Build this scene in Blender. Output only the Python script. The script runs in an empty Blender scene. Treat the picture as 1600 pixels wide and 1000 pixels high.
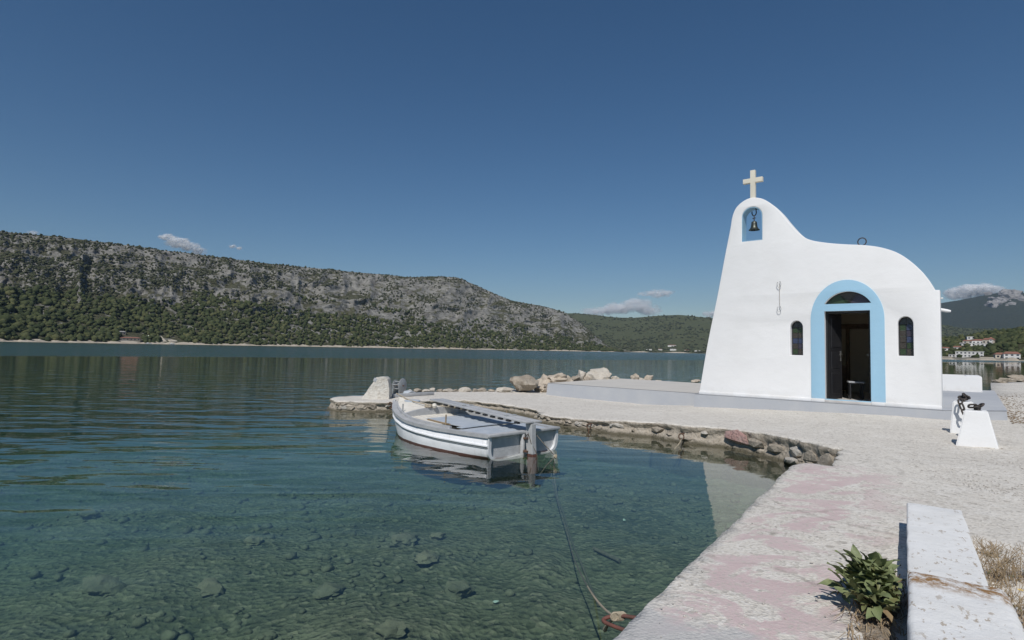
import bpy, bmesh, math, random
import numpy as np
from mathutils import Vector, Matrix, noise, geometry

random.seed(11)
rng = np.random.default_rng(5)
SC = bpy.context.scene
COL = SC.collection
PI = math.pi
rad = math.radians

# ------------------------------------------------------------------ camera
F, EYE, PITCH, ROLL = 889.0, 1.7, rad(2.96), rad(1.07)
cam_data = bpy.data.cameras.new('camera')
cam_data.sensor_width = 36.0
cam_data.lens = 36.0 * F / 1600.0
cam_data.clip_start = 0.05
cam_data.clip_end = 40000.0
cam = bpy.data.objects.new('camera', cam_data)
COL.objects.link(cam)
cam.matrix_world = Matrix.Translation((0, 0, EYE)) @ Matrix.Rotation(PI / 2 + PITCH, 4, 'X') @ Matrix.Rotation(ROLL, 4, 'Z')
SC.camera = cam

# ------------------------------------------------------------------ sky, sun, exposure
SUN_AZ, SUN_EL = rad(196), rad(49)
world = bpy.data.worlds.new('World')
SC.world = world
world.use_nodes = True
wn, wl = world.node_tree.nodes, world.node_tree.links
wn.clear()
w_out = wn.new('ShaderNodeOutputWorld')
w_bg = wn.new('ShaderNodeBackground')
sky_tex = wn.new('ShaderNodeTexSky')
sky_tex.sky_type = 'NISHITA'
sky_tex.sun_disc = False
sky_tex.sun_elevation = SUN_EL
sky_tex.sun_rotation = SUN_AZ
sky_tex.altitude = 0
sky_tex.air_density = 1.0
sky_tex.dust_density = 0.1
sky_tex.ozone_density = 3.0
w_hs = wn.new('ShaderNodeHueSaturation')
w_hs.inputs['Saturation'].default_value = 1.22
w_hs.inputs['Value'].default_value = 1.0
wl.new(sky_tex.outputs[0], w_hs.inputs['Color'])
wl.new(w_hs.outputs[0], w_bg.inputs[0])
w_bg.inputs[1].default_value = 0.062
wl.new(w_bg.outputs[0], w_out.inputs[0])

sun_data = bpy.data.lights.new('sun', 'SUN')
sun_data.energy = 3.75
sun_data.angle = rad(0.53)
sun_data.color = (1.0, 0.965, 0.92)
sun = bpy.data.objects.new('sun', sun_data)
COL.objects.link(sun)
to_sun = Vector((math.sin(SUN_AZ) * math.cos(SUN_EL), math.cos(SUN_AZ) * math.cos(SUN_EL), math.sin(SUN_EL)))
sun.rotation_euler = to_sun.to_track_quat('Z', 'Y').to_euler()
sun.location = to_sun * 60

vs = SC.view_settings
vs.view_transform = 'Standard'
vs.look = 'None'
vs.exposure = 0.0
vs.gamma = 1.0
vs.use_curve_mapping = False
SC.render.engine = 'CYCLES'
SC.cycles.max_bounces = 10
SC.cycles.diffuse_bounces = 7
SC.cycles.transparent_max_bounces = 48
SC.cycles.volume_bounces = 0
SC.cycles.use_denoising = True
SC.cycles.caustics_reflective = False
SC.cycles.caustics_refractive = False
SC.cycles.sample_clamp_indirect = 4.0

# ------------------------------------------------------------------ pixel -> place helpers (a pixel is only a direction)
CR = np.array(cam.matrix_world.to_3x3())
def ray(px, py):
    return CR @ np.array([(px - 800) / F, -(py - 500) / F, -1.0])
def P(px, py, z):
    d = ray(px, py)
    return Vector(np.array([0, 0, EYE]) + d * ((z - EYE) / d[2]))
def at_dist(px, py, dist):
    d = ray(px, py)
    return Vector(np.array([0, 0, EYE]) + d * (dist / math.hypot(d[0], d[1])))
def proj(p):
    c = CR.T @ (np.asarray(p, float) - np.array([0, 0, EYE]))
    return 800 + F * c[0] / -c[2], 500 - F * c[1] / -c[2]

# chapel frame: origin at the facade's right foot, x to the right, y away into the chapel
ZP = 0.6
B0 = P(1472, 640, ZP)
A0 = P(1092, 615, ZP)
dA = Vector((A0.x - B0.x, A0.y - B0.y, 0)).normalized()
nD = Vector((-dA.y, dA.x, 0))
if nD.y < 0: nD = -nD
RZ = math.atan2(-dA.y, -dA.x)
def loc(p):                                # world -> (x right, y depth) in the chapel frame
    r = Vector((p[0] - B0.x, p[1] - B0.y, 0))
    return (-r.dot(dA), r.dot(nD))
def wor(x, y, z=0.0):
    q = B0 - dA * x + nD * y
    return Vector((q.x, q.y, z))

GA = [-60, 1.0, 3.66, 7.0, 9.0, 12.0, 13.5, 40]
GH = [0.40, 0.40, 0.32, 0.17, 0.17, 0.25, 0.25, 0.25]
def gh(x, y):                              # height of the quay and the ground above the water
    a = (np.asarray(x) - B0.x) * dA.x + (np.asarray(y) - B0.y) * dA.y
    return np.interp(a, GA, GH)
def G(px, py):
    z = 0.35
    for _ in range(8):
        p = P(px, py, z)
        z = float(gh(p.x, p.y))
    return P(px, py, z)

# ------------------------------------------------------------------ numpy noise
def _hash(i, j, s):
    v = np.sin(i * 127.1 + j * 311.7 + s * 74.7) * 43758.5453
    return v - np.floor(v)
def vnoise(x, y, s=0):
    xi, yi = np.floor(x), np.floor(y)
    fx, fy = x - xi, y - yi
    fx, fy = fx * fx * (3 - 2 * fx), fy * fy * (3 - 2 * fy)
    a, b = _hash(xi, yi, s), _hash(xi + 1, yi, s)
    c, d = _hash(xi, yi + 1, s), _hash(xi + 1, yi + 1, s)
    return (a + (b - a) * fx) * (1 - fy) + (c + (d - c) * fx) * fy
def fbm(x, y, s=0, o=5, g=0.5):
    x, y = np.asarray(x, float), np.asarray(y, float)
    t, amp, tot = 0, 1, 0
    for k in range(o):
        t = t + amp * vnoise(x, y, s + k); tot += amp
        x, y, amp = x * 2.03 + 11.3, y * 2.03 + 5.7, amp * g
    return t / tot
def ridged(x, y, s=0, o=5):
    t, amp, tot = 0, 1, 0
    for k in range(o):
        t = t + amp * (1 - np.abs(2 * vnoise(x, y, s + k) - 1)) ** 2; tot += amp
        x, y, amp = x * 2.1 + 3.1, y * 2.1 + 9.2, amp * 0.5
    return t / tot
def smooth(e0, e1, x):
    t = np.clip((x - e0) / (e1 - e0), 0, 1)
    return t * t * (3 - 2 * t)

# ------------------------------------------------------------------ materials
MATS = {}
class NT:
    def __init__(s, name):
        m = bpy.data.materials.new(name); m.use_nodes = True
        s.m, s.n, s.l = m, m.node_tree.nodes, m.node_tree.links
        s.n.clear()
        s.out = s.n.new('ShaderNodeOutputMaterial')
        MATS[name] = m
    def new(s, t, **kw):
        o = s.n.new(t)
        for k, v in kw.items():
            setattr(o, k, v)
        return o
    def link(s, a, b): s.l.new(a, b)
    def set(s, node, key, v):
        if hasattr(v, 'is_linked') or hasattr(v, 'links'): s.l.new(v, node.inputs[key])
        else: node.inputs[key].default_value = v
    def coord(s, kind='Object'):
        return s.new('ShaderNodeTexCoord').outputs[kind]
    def map(s, v, scale=(1, 1, 1), rot=(0, 0, 0), loc=(0, 0, 0)):
        o = s.new('ShaderNodeMapping'); s.link(v, o.inputs[0])
        o.inputs['Scale'].default_value = scale; o.inputs['Rotation'].default_value = rot; o.inputs['Location'].default_value = loc
        return o.outputs[0]
    def noise(s, v, scale, detail=4, rough=0.55, dist=0.0):
        o = s.new('ShaderNodeTexNoise'); s.link(v, o.inputs['Vector'])
        o.inputs['Scale'].default_value = scale; o.inputs['Detail'].default_value = detail
        o.inputs['Roughness'].default_value = rough; o.inputs['Distortion'].default_value = dist
        return o.outputs[0]
    def vor(s, v, scale, out='Distance', feature='F1', rnd=1.0):
        o = s.new('ShaderNodeTexVoronoi', feature=feature); s.link(v, o.inputs['Vector'])
        o.inputs['Scale'].default_value = scale; o.inputs['Randomness'].default_value = rnd
        return o.outputs[out]
    def ramp(s, f, stops, interp='LINEAR'):
        o = s.new('ShaderNodeValToRGB'); s.link(f, o.inputs[0])
        e = o.color_ramp; e.interpolation = interp
        while len(e.elements) < len(stops): e.elements.new(0.5)
        for el, (p, c) in zip(e.elements, stops):
            el.position = p
            el.color = (c, c, c, 1) if isinstance(c, (int, float)) else (*c, 1)
        return o.outputs[0]
    def mix(s, f, a, b, mode='MIX'):
        o = s.new('ShaderNodeMix', data_type='RGBA', blend_type=mode)
        s.set(o, 0, f)
        for k, v in ((6, a), (7, b)):
            if isinstance(v, tuple): o.inputs[k].default_value = (*v, 1) if len(v) == 3 else v
            else: s.link(v, o.inputs[k])
        return o.outputs[2]
    def math(s, op, a, b=0.0, c=0.0, clamp=False):
        o = s.new('ShaderNodeMath', operation=op, use_clamp=clamp)
        for k, v in enumerate((a, b, c)): s.set(o, k, v)
        return o.outputs[0]
    def sep(s, v):
        o = s.new('ShaderNodeSeparateXYZ'); s.link(v, o.inputs[0]); return o.outputs
    def bump(s, h, dist, strength=1.0, normal=None):
        o = s.new('ShaderNodeBump'); s.link(h, o.inputs['Height'])
        o.inputs['Distance'].default_value = dist
        s.set(o, 'Strength', strength)
        if normal is not None: s.link(normal, o.inputs['Normal'])
        return o.outputs[0]
    def principled(s, col, rough=0.6, metal=0.0, normal=None, spec=0.5):
        o = s.new('ShaderNodeBsdfPrincipled')
        if isinstance(col, tuple): o.inputs['Base Color'].default_value = (*col, 1)
        else: s.link(col, o.inputs['Base Color'])
        s.set(o, 'Roughness', rough)
        o.inputs['Metallic'].default_value = metal
        o.inputs['Specular IOR Level'].default_value = spec
        if normal is not None: s.link(normal, o.inputs['Normal'])
        s.link(o.outputs[0], s.out.inputs[0])
        return o
def simple(name, c1, c2, scale=8.0, rough=0.6, bump=0.0, bscale=40.0, metal=0.0, spec=0.4, lo=0.35, hi=0.65, coord='Object', detail=5):
    t = NT(name)
    v = t.coord(coord)
    f = t.ramp(t.noise(v, scale, detail), [(lo, 0.0), (hi, 1.0)])
    c = t.mix(f, c1, c2)
    nb = t.bump(t.noise(v, bscale, 5, 0.6), bump) if bump else None
    t.principled(c, rough, metal, nb, spec)
    return t.m

# ------------------------------------------------------------------ object helpers
def obj(name, verts, faces, mat, parent=None, smooth_=False, sharp=None):
    me = bpy.data.meshes.new(name)
    me.from_pydata([tuple(v) for v in verts], [], faces)
    return obj_me(name, me, mat, parent, smooth_, sharp)
def obj_me(name, me, mat, parent=None, smooth_=False, sharp=None):
    if mat is not None and not me.materials: me.materials.append(MATS[mat] if isinstance(mat, str) else mat)
    if smooth_ or sharp:
        me.polygons.foreach_set('use_smooth', [True] * len(me.polygons))
        if sharp: me.set_sharp_from_angle(angle=rad(sharp))
    me.update()
    o = bpy.data.objects.new(name, me)
    COL.objects.link(o)
    if parent: o.parent = parent
    return o
def np_mesh(name, v, tris, mat, tint=None, smooth_=False):
    me = bpy.data.meshes.new(name)
    v = np.ascontiguousarray(v, np.float32); tris = np.ascontiguousarray(tris, np.int32)
    k = tris.shape[1]
    me.vertices.add(len(v)); me.vertices.foreach_set('co', v.ravel())
    me.loops.add(tris.size); me.loops.foreach_set('vertex_index', tris.ravel())
    me.polygons.add(len(tris))
    me.polygons.foreach_set('loop_start', np.arange(0, tris.size, k, dtype=np.int32))
    me.polygons.foreach_set('loop_total', np.full(len(tris), k, np.int32))
    if smooth_: me.polygons.foreach_set('use_smooth', np.ones(len(tris), bool))
    me.update(calc_edges=True)
    if tint is not None:
        at = me.attributes.new('tint', 'FLOAT', 'POINT'); at.data.foreach_set('value', np.ascontiguousarray(tint, np.float32))
    return obj_me(name, me, mat)
def tag(o, label=None, cat=None, group=None, kind=None):
    if label: o['label'] = label
    if cat: o['category'] = cat
    if group: o['group'] = group
    if kind: o['kind'] = kind
    return o
def thing(name, label, cat, p=(0, 0, 0), rz=0.0, group=None):
    o = bpy.data.objects.new(name, None); COL.objects.link(o)
    o.empty_display_size = 0.2
    o.location = p; o.rotation_euler = (0, 0, rz)
    return tag(o, label, cat, group)
def bm_obj(name, bm, mat, parent=None, smooth_=False, sharp=None):
    me = bpy.data.meshes.new(name); bm.to_mesh(me); bm.free()
    return obj_me(name, me, mat, parent, smooth_, sharp)
def box(name, c, s, mat, parent=None, rz=0.0, bevel=0.0, rot=None, seg=2):
    bm = bmesh.new(); bmesh.ops.create_cube(bm, size=1)
    for v in bm.verts: v.co = Vector((v.co.x * s[0], v.co.y * s[1], v.co.z * s[2]))
    if bevel: bmesh.ops.bevel(bm, geom=bm.edges[:], offset=bevel, segments=seg, affect='EDGES', profile=0.5)
    M = Matrix.Translation(c) @ (rot.to_4x4() if rot else Matrix.Rotation(rz, 4, 'Z'))
    bm.transform(M)
    return bm_obj(name, bm, mat, parent, sharp=40 if bevel else None)
def tube_geo(pts, r, n=8, closed=False):
    pts = [Vector(p) for p in pts]
    vs_, fs = [], []
    m = len(pts)
    up = None
    for i, p in enumerate(pts):
        a = pts[(i - 1) % m] if (closed or i > 0) else p
        b = pts[(i + 1) % m] if (closed or i < m - 1) else p
        t = (b - a).normalized()
        if up is None: up = t.orthogonal().normalized()
        up = (up - t * up.dot(t))
        up = up.normalized() if up.length > 1e-6 else t.orthogonal().normalized()
        s = t.cross(up)
        rr = r(i / max(1, m - 1)) if callable(r) else r
        for k in range(n):
            an = 2 * PI * k / n
            vs_.append(p + (up * math.cos(an) + s * math.sin(an)) * rr)
    for i in range(m if closed else m - 1):
        j = (i + 1) % m
        for k in range(n):
            l = (k + 1) % n
            fs.append((i * n + k, i * n + l, j * n + l, j * n + k))
    if not closed:
        fs.append(tuple(range(n - 1, -1, -1))); fs.append(tuple((m - 1) * n + k for k in range(n)))
    return vs_, fs
def tube(name, pts, r, mat, parent=None, n=8, closed=False):
    v, f = tube_geo(pts, r, n, closed)
    return obj(name, v, f, mat, parent, sharp=50)
def lathe(name, prof, mat, parent=None, n=20, M=None):
    v, f = [], []
    for r, z in prof:
        for k in range(n):
            a = 2 * PI * k / n
            v.append(Vector((r * math.cos(a), r * math.sin(a), z)))
    for i in range(len(prof) - 1):
        for k in range(n):
            l = (k + 1) % n
            f.append((i * n + k, i * n + l, (i + 1) * n + l, (i + 1) * n + k))
    if M: v = [M @ p for p in v]
    return obj(name, v, f, mat, parent, sharp=40)
def prism(name, poly, z0, z1, mat, parent=None, bevel=0.0):
    bm = bmesh.new()
    vb = [bm.verts.new((p[0], p[1], z0)) for p in poly]
    f = bm.faces.new(vb)
    r = bmesh.ops.extrude_face_region(bm, geom=[f])
    for g in r['geom']:
        if isinstance(g, bmesh.types.BMVert): g.co.z = z1
    bmesh.ops.recalc_face_normals(bm, faces=bm.faces[:])
    if bevel: bmesh.ops.bevel(bm, geom=bm.edges[:], offset=bevel, segments=2, affect='EDGES', profile=0.5)
    return bm_obj(name, bm, mat, parent, sharp=40 if bevel else None)
def shape(name, loops, y0, thick, mat, parent=None, bevel=0.0, sharp=35):
    """outlines (x, z) filled, holes by even-odd, from depth y0 to y0 + thick"""
    cu = bpy.data.curves.new('tmp', 'CURVE'); cu.dimensions = '2D'; cu.fill_mode = 'BOTH'
    cu.extrude = thick / 2 - bevel; cu.bevel_depth = bevel; cu.bevel_resolution = 2; cu.offset = -bevel
    for lp in loops:
        sp = cu.splines.new('POLY'); sp.points.add(len(lp) - 1)
        for q, p in zip(sp.points, lp): q.co = (p[0], p[1], 0, 1)
        sp.use_cyclic_u = True
    o = bpy.data.objects.new('tmp', cu); COL.objects.link(o)
    me = bpy.data.meshes.new_from_object(o)
    bpy.data.objects.remove(o); bpy.data.curves.remove(cu)
    me.name = name
    me.transform(Matrix.Translation((0, y0 + thick / 2, 0)) @ Matrix.Rotation(PI / 2, 4, 'X'))
    me.materials.clear()
    bm = bmesh.new(); bm.from_mesh(me); bmesh.ops.remove_doubles(bm, verts=bm.verts[:], dist=1e-5)
    bmesh.ops.recalc_face_normals(bm, faces=bm.faces[:]); bm.to_mesh(me); bm.free()
    return obj_me(name, me, mat, parent, sharp=sharp)
def catmull(pts, n=6):
    pts = [Vector(p) for p in pts]
    q = [2 * pts[0] - pts[1]] + pts + [2 * pts[-1] - pts[-2]]
    r = []
    for i in range(1, len(q) - 2):
        for k in range(n):
            t = k / n
            a, b, c, d = q[i - 1], q[i], q[i + 1], q[i + 2]
            r.append(0.5 * ((2 * b) + (c - a) * t + (2 * a - 5 * b + 4 * c - d) * t * t + (3 * b - a - 3 * c + d) * t ** 3))
    r.append(pts[-1])
    return r
def rock_geo(size, seed, sub=2, cuts=13, rough=0.12):
    r = random.Random(seed)
    bm = bmesh.new(); bmesh.ops.create_icosphere(bm, subdivisions=sub, radius=1)
    pl = []
    for _ in range(cuts):
        d = Vector((r.gauss(0, 1), r.gauss(0, 1), r.gauss(0, 1))).normalized()
        pl.append((d, r.uniform(0.5, 0.85)))
    off = Vector((r.uniform(-50, 50), r.uniform(-50, 50), r.uniform(-50, 50)))
    for v in bm.verts:
        c = v.co.copy()
        for d, k in pl:
            e = c.dot(d)
            if e > k: c -= d * (e - k)
        c *= 1 + rough * (noise.fractal(c * 2.2 + off, 1.0, 2.0, 3)) * 1.2
        v.co = Vector((c.x * size[0] * 1.25, c.y * size[1] * 1.25, c.z * size[2] * 1.25))
    me = bpy.data.meshes.new('rock'); bm.to_mesh(me); bm.free()
    return me
def rock(name, c, size, seed, mat, parent=None, sub=2, rz=0.0, rough=0.12, tilt=0.0):
    me = rock_geo(size, seed, sub, rough=rough)
    o = obj_me(name, me, mat, parent, sharp=32)
    o.location = c; o.rotation_euler = (tilt, 0, rz)
    return o

# ------------------------------------------------------------------ material library
NEAR0, NEAR1 = P(955, 1000, 0.4), G(1238, 728)
near_dir = Vector((NEAR1.x - NEAR0.x, NEAR1.y - NEAR0.y, 0)).normalized()
near_in = Vector((near_dir.y, -near_dir.x, 0))          # towards the land

def m_plaster(name, col, dirt=(0.62, 0.60, 0.55), amt=0.12):
    t = NT(name); v = t.coord()
    big = t.noise(v, 1.3, 5, 0.6)
    c = t.mix(t.ramp(big, [(0.45, 0.0), (0.85, amt * 2)]), col, dirt)
    fine = t.noise(v, 14, 6, 0.62)
    c = t.mix(t.ramp(fine, [(0.55, 0.0), (0.8, amt)]), c, dirt)
    zz = t.sep(v)[2]
    spl = t.math('MULTIPLY', t.ramp(t.math('ADD', zz, t.math('MULTIPLY', t.noise(v, 5, 5, 0.7), 0.25)), [(0.12, 0.45), (0.34, 0.0)]), t.ramp(t.noise(v, 3, 4), [(0.4, 0.2), (0.6, 1.0)]))
    c = t.mix(t.math('MULTIPLY', spl, amt * 4.0), c, (0.56, 0.52, 0.46))
    n1 = t.bump(t.noise(t.map(v, (1, 1, 1.4)), 2.6, 3, 0.5), 0.010)
    n2 = t.bump(t.noise(v, 38, 5, 0.65), 0.0022, 1.0, n1)
    t.principled(c, 0.85, 0, n2, 0.25)
m_plaster('whitewash', (0.79, 0.79, 0.785), (0.69, 0.685, 0.665), 0.2)
m_plaster('blue_paint', (0.33, 0.54, 0.69), (0.42, 0.60, 0.70), 0.12)
m_plaster('grey_paint', (0.40, 0.415, 0.44), (0.5, 0.5, 0.49), 0.3)
m_plaster('terrace_top', (0.56, 0.53, 0.48), (0.44, 0.42, 0.39), 0.3)
m_plaster('interior', (0.78, 0.73, 0.62), (0.62, 0.57, 0.47), 0.2)
m_plaster('cross_paint', (0.70, 0.665, 0.56), (0.58, 0.5, 0.38), 0.2)

def m_bench():
    t = NT('bench_plaster'); v = t.coord()
    c = t.mix(t.ramp(t.noise(v, 3.0, 5, 0.6), [(0.4, 0.0), (0.8, 0.5)]), (0.75, 0.745, 0.725), (0.63, 0.615, 0.57))
    fl = t.noise(t.map(v, (1, 0.45, 1)), 26, 6, 0.7)
    reg = t.noise(v, 2.2, 3, 0.5)
    f = t.math('MULTIPLY', t.ramp(fl, [(0.57, 0.0), (0.62, 1.0)]), t.ramp(reg, [(0.38, 0.0), (0.56, 1.0)]))
    c = t.mix(f, c, (0.42, 0.36, 0.29))
    # rust-brown lichen along the step of the block
    y = t.sep(v)[1]
    band = t.ramp(t.math('ABSOLUTE', t.math('ADD', y, 0.07)), [(0.06, 1.0), (0.17, 0.0)])
    lich = t.math('MULTIPLY', band, t.ramp(t.noise(v, 19, 6, 0.7), [(0.42, 0.0), (0.56, 1.0)]))
    c = t.mix(lich, c, (0.30, 0.17, 0.07))
    n1 = t.bump(t.noise(v, 6, 4, 0.6), 0.012)
    n2 = t.bump(t.noise(v, 70, 5, 0.65), 0.003, 1.0, n1)
    t.principled(c, 0.9, 0, n2, 0.2)
m_bench()

def m_quay():
    t = NT('quay_concrete'); v = t.coord()
    x, y, z = t.sep(v)
    k = -(near_in.x * NEAR0.x + near_in.y * NEAR0.y)
    s = t.math('ADD', t.math('ADD', t.math('MULTIPLY', x, near_in.x), t.math('MULTIPLY', y, near_in.y)), k)
    along = t.math('ADD', t.math('ADD', t.math('MULTIPLY', x, near_dir.x), t.math('MULTIPLY', y, near_dir.y)), -(near_dir.x * NEAR0.x + near_dir.y * NEAR0.y))
    big = t.noise(v, 0.55, 5, 0.6)
    mid = t.noise(v, 3.3, 5, 0.65)
    fine = t.noise(v, 30, 5, 0.7)
    c = t.mix(t.ramp(big, [(0.3, 0.0), (0.7, 1.0)]), (0.68, 0.64, 0.57), (0.60, 0.56, 0.495))
    c = t.mix(t.ramp(mid, [(0.35, 0.35), (0.62, 0.0)]), c, (0.48, 0.445, 0.39))
    c = t.mix(t.ramp(mid, [(0.55, 0.0), (0.75, 0.5)]), c, (0.72, 0.70, 0.66))
    # gravel speckle, each grain with a tone of its own
    vc = t.vor(v, 55, 'Color')
    g = t.sep(vc)[0]
    c = t.mix(t.ramp(g, [(0.0, 0.34), (0.14, 0.26), (0.26, 0.0)]), c, (0.17, 0.15, 0.13))
    c = t.mix(t.ramp(g, [(0.72, 0.0), (0.9, 0.5), (1.0, 0.6)]), c, (0.72, 0.69, 0.64))
    vb = t.sep(t.vor(v, 24, 'Color'))[1]
    c = t.mix(t.ramp(vb, [(0.0, 0.45), (0.05, 0.25), (0.075, 0.0)]), c, (0.2, 0.17, 0.14))
    # worn pink paint on the near strip, flaked off in tongues
    vs_ = t.map(v, (1, 1, 1), (0, 0, -math.atan2(near_dir.y, near_dir.x) + 0.9))
    vs_ = t.map(vs_, (1.0, 1.5, 1))
    pk = t.noise(vs_, 1.5, 8, 0.62, 1.6)
    pk = t.math('ADD', pk, t.math('MULTIPLY', t.math('SUBTRACT', fine, 0.5), 0.16))
    strip = t.math('MULTIPLY', t.ramp(t.math('ADD', s, t.math('MULTIPLY', mid, 0.25)), [(0.12, 0.0), (0.28, 1.0)]),
                   t.ramp(t.math('MULTIPLY', t.math('ADD', s, t.math('MULTIPLY', mid, 0.6)), 0.4), [(0.38, 1.0), (0.60, 0.0)]))
    strip = t.math('MULTIPLY', strip, t.ramp(t.math('MULTIPLY', along, 0.1), [(0.0, 1.0), (0.48, 1.0), (0.56, 0.0)]))
    pm = t.math('MULTIPLY', t.ramp(t.math('ADD', pk, t.math('MULTIPLY', strip, 0.06)), [(0.535, 0.0), (0.585, 1.0)]), strip)
    pinkc = t.mix(t.noise(v, 5, 5, 0.6), (0.50, 0.37, 0.365), (0.59, 0.49, 0.47))
    pm2 = t.math('MULTIPLY', pm, t.ramp(g, [(0.05, 0.3), (0.3, 0.92)]))
    c = t.mix(pm2, c, pinkc)
    # a grey mortar patch at the near corner and a faint grey-blue stain
    gp = t.math('MULTIPLY', t.ramp(t.math('ADD', t.math('MULTIPLY', along, 0.35), t.math('MULTIPLY', mid, 0.35)), [(0.30, 1.0), (0.36, 0.0)]),
                t.ramp(t.math('ADD', s, t.math('MULTIPLY', mid, 0.3)), [(0.62, 1.0), (0.72, 0.0)]))
    c = t.mix(t.math('MULTIPLY', gp, 0.8), c, t.mix(fine, (0.40, 0.40, 0.39), (0.50, 0.49, 0.475)))
    cn = t.new('ShaderNodeTexNoise'); t.link(v, cn.inputs['Vector']); cn.inputs['Scale'].default_value = 2.2; cn.inputs['Detail'].default_value = 5
    cw = t.mix(0.2, v, cn.outputs[1])
    ck = t.vor(t.map(cw, (0.55, 0.9, 0)), 1.0, 'Distance', 'DISTANCE_TO_EDGE')
    ckm = t.math('MULTIPLY', t.ramp(ck, [(0.003, 1.0), (0.009, 0.0)]), t.ramp(t.noise(v, 0.7, 3), [(0.50, 0.0), (0.58, 1.0)]))
    c = t.mix(t.math('MULTIPLY', ckm, 0.32), c, (0.22, 0.19, 0.16))
    n1 = t.bump(mid, 0.012)
    n2 = t.bump(t.vor(v, 55), 0.0045, t.math('SUBTRACT', 1.0, t.math('MULTIPLY', pm, 0.6)), n1)
    n3 = t.bump(fine, 0.004, 0.8, n2)
    t.principled(c, 0.92, 0, n3, 0.2)
m_quay()

def m_wall_rock(name, a, b, dark):
    t = NT(name); v = t.coord()
    z = t.sep(t.new('ShaderNodeNewGeometry').outputs['Position'])[2]
    n = t.noise(v, 6, 7, 0.68)
    c = t.mix(t.ramp(n, [(0.33, 0.0), (0.68, 1.0)]), a, b)
    c = t.mix(t.ramp(t.noise(v, 17, 6, 0.7), [(0.52, 0.0), (0.7, 0.65)]), c, dark)
    wet = t.ramp(t.math('ADD', z, t.math('MULTIPLY', t.math('SUBTRACT', n, 0.5), 0.16)), [(0.02, 1.0), (0.075, 0.0)])
    c = t.mix(t.math('MULTIPLY', wet, 0.85), c, (0.07, 0.062, 0.035))
    nb = t.bump(t.noise(v, 9, 7, 0.72), 0.05)
    nb = t.bump(t.vor(v, 22), 0.015, 0.8, nb)
    t.principled(c, 0.9, 0, nb, 0.25)
m_wall_rock('quay_side', (0.50, 0.445, 0.37), (0.36, 0.31, 0.245), (0.17, 0.145, 0.115))
m_wall_rock('wall_stone', (0.43, 0.375, 0.30), (0.29, 0.255, 0.21), (0.17, 0.15, 0.125))
m_wall_rock('wall_stone_light', (0.56, 0.53, 0.48), (0.42, 0.38, 0.32), (0.3, 0.26, 0.22))
m_wall_rock('wall_stone_pink', (0.47, 0.27, 0.24), (0.52, 0.38, 0.34), (0.34, 0.2, 0.17))
m_wall_rock('boulder_tan', (0.60, 0.52, 0.42), (0.44, 0.37, 0.29), (0.30, 0.25, 0.19))
m_wall_rock('boulder_dark', (0.30, 0.25, 0.19), (0.44, 0.39, 0.32), (0.15, 0.12, 0.09))
m_wall_rock('boulder_pale', (0.62, 0.57, 0.49), (0.48, 0.43, 0.36), (0.36, 0.31, 0.25))
simple('seabed_stone', (0.20, 0.195, 0.14), (0.125, 0.125, 0.09), 7, 0.95, 0.03, 12)
simple('sunken_pale', (0.25, 0.23, 0.165), (0.17, 0.16, 0.115), 7, 0.95, 0.03, 12)
m_wall_rock('winch_rock', (0.70, 0.68, 0.63), (0.58, 0.54, 0.47), (0.36, 0.29, 0.22))

def m_seabed():
    t = NT('seabed'); v = t.coord()
    c = t.mix(t.ramp(t.noise(v, 0.7, 6, 0.62), [(0.35, 0.0), (0.65, 1.0)]), (0.215, 0.21, 0.15), (0.125, 0.13, 0.09))
    g = t.sep(t.vor(v, 17, 'Color'))[0]
    c = t.mix(t.ramp(g, [(0.0, 0.55), (0.3, 0.0)]), c, (0.05, 0.055, 0.035))
    c = t.mix(t.ramp(g, [(0.74, 0.0), (1.0, 0.75)]), c, (0.30, 0.275, 0.205))
    c = t.mix(t.ramp(t.noise(v, 4, 5, 0.65), [(0.5, 0.0), (0.7, 0.6)]), c, (0.06, 0.065, 0.045))
    nb = t.bump(t.vor(v, 17), 0.03)
    nb = t.bump(t.noise(v, 3, 6, 0.65), 0.09, 1.0, nb)
    t.principled(c, 0.95, 0, nb, 0.1)
m_seabed()

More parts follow.
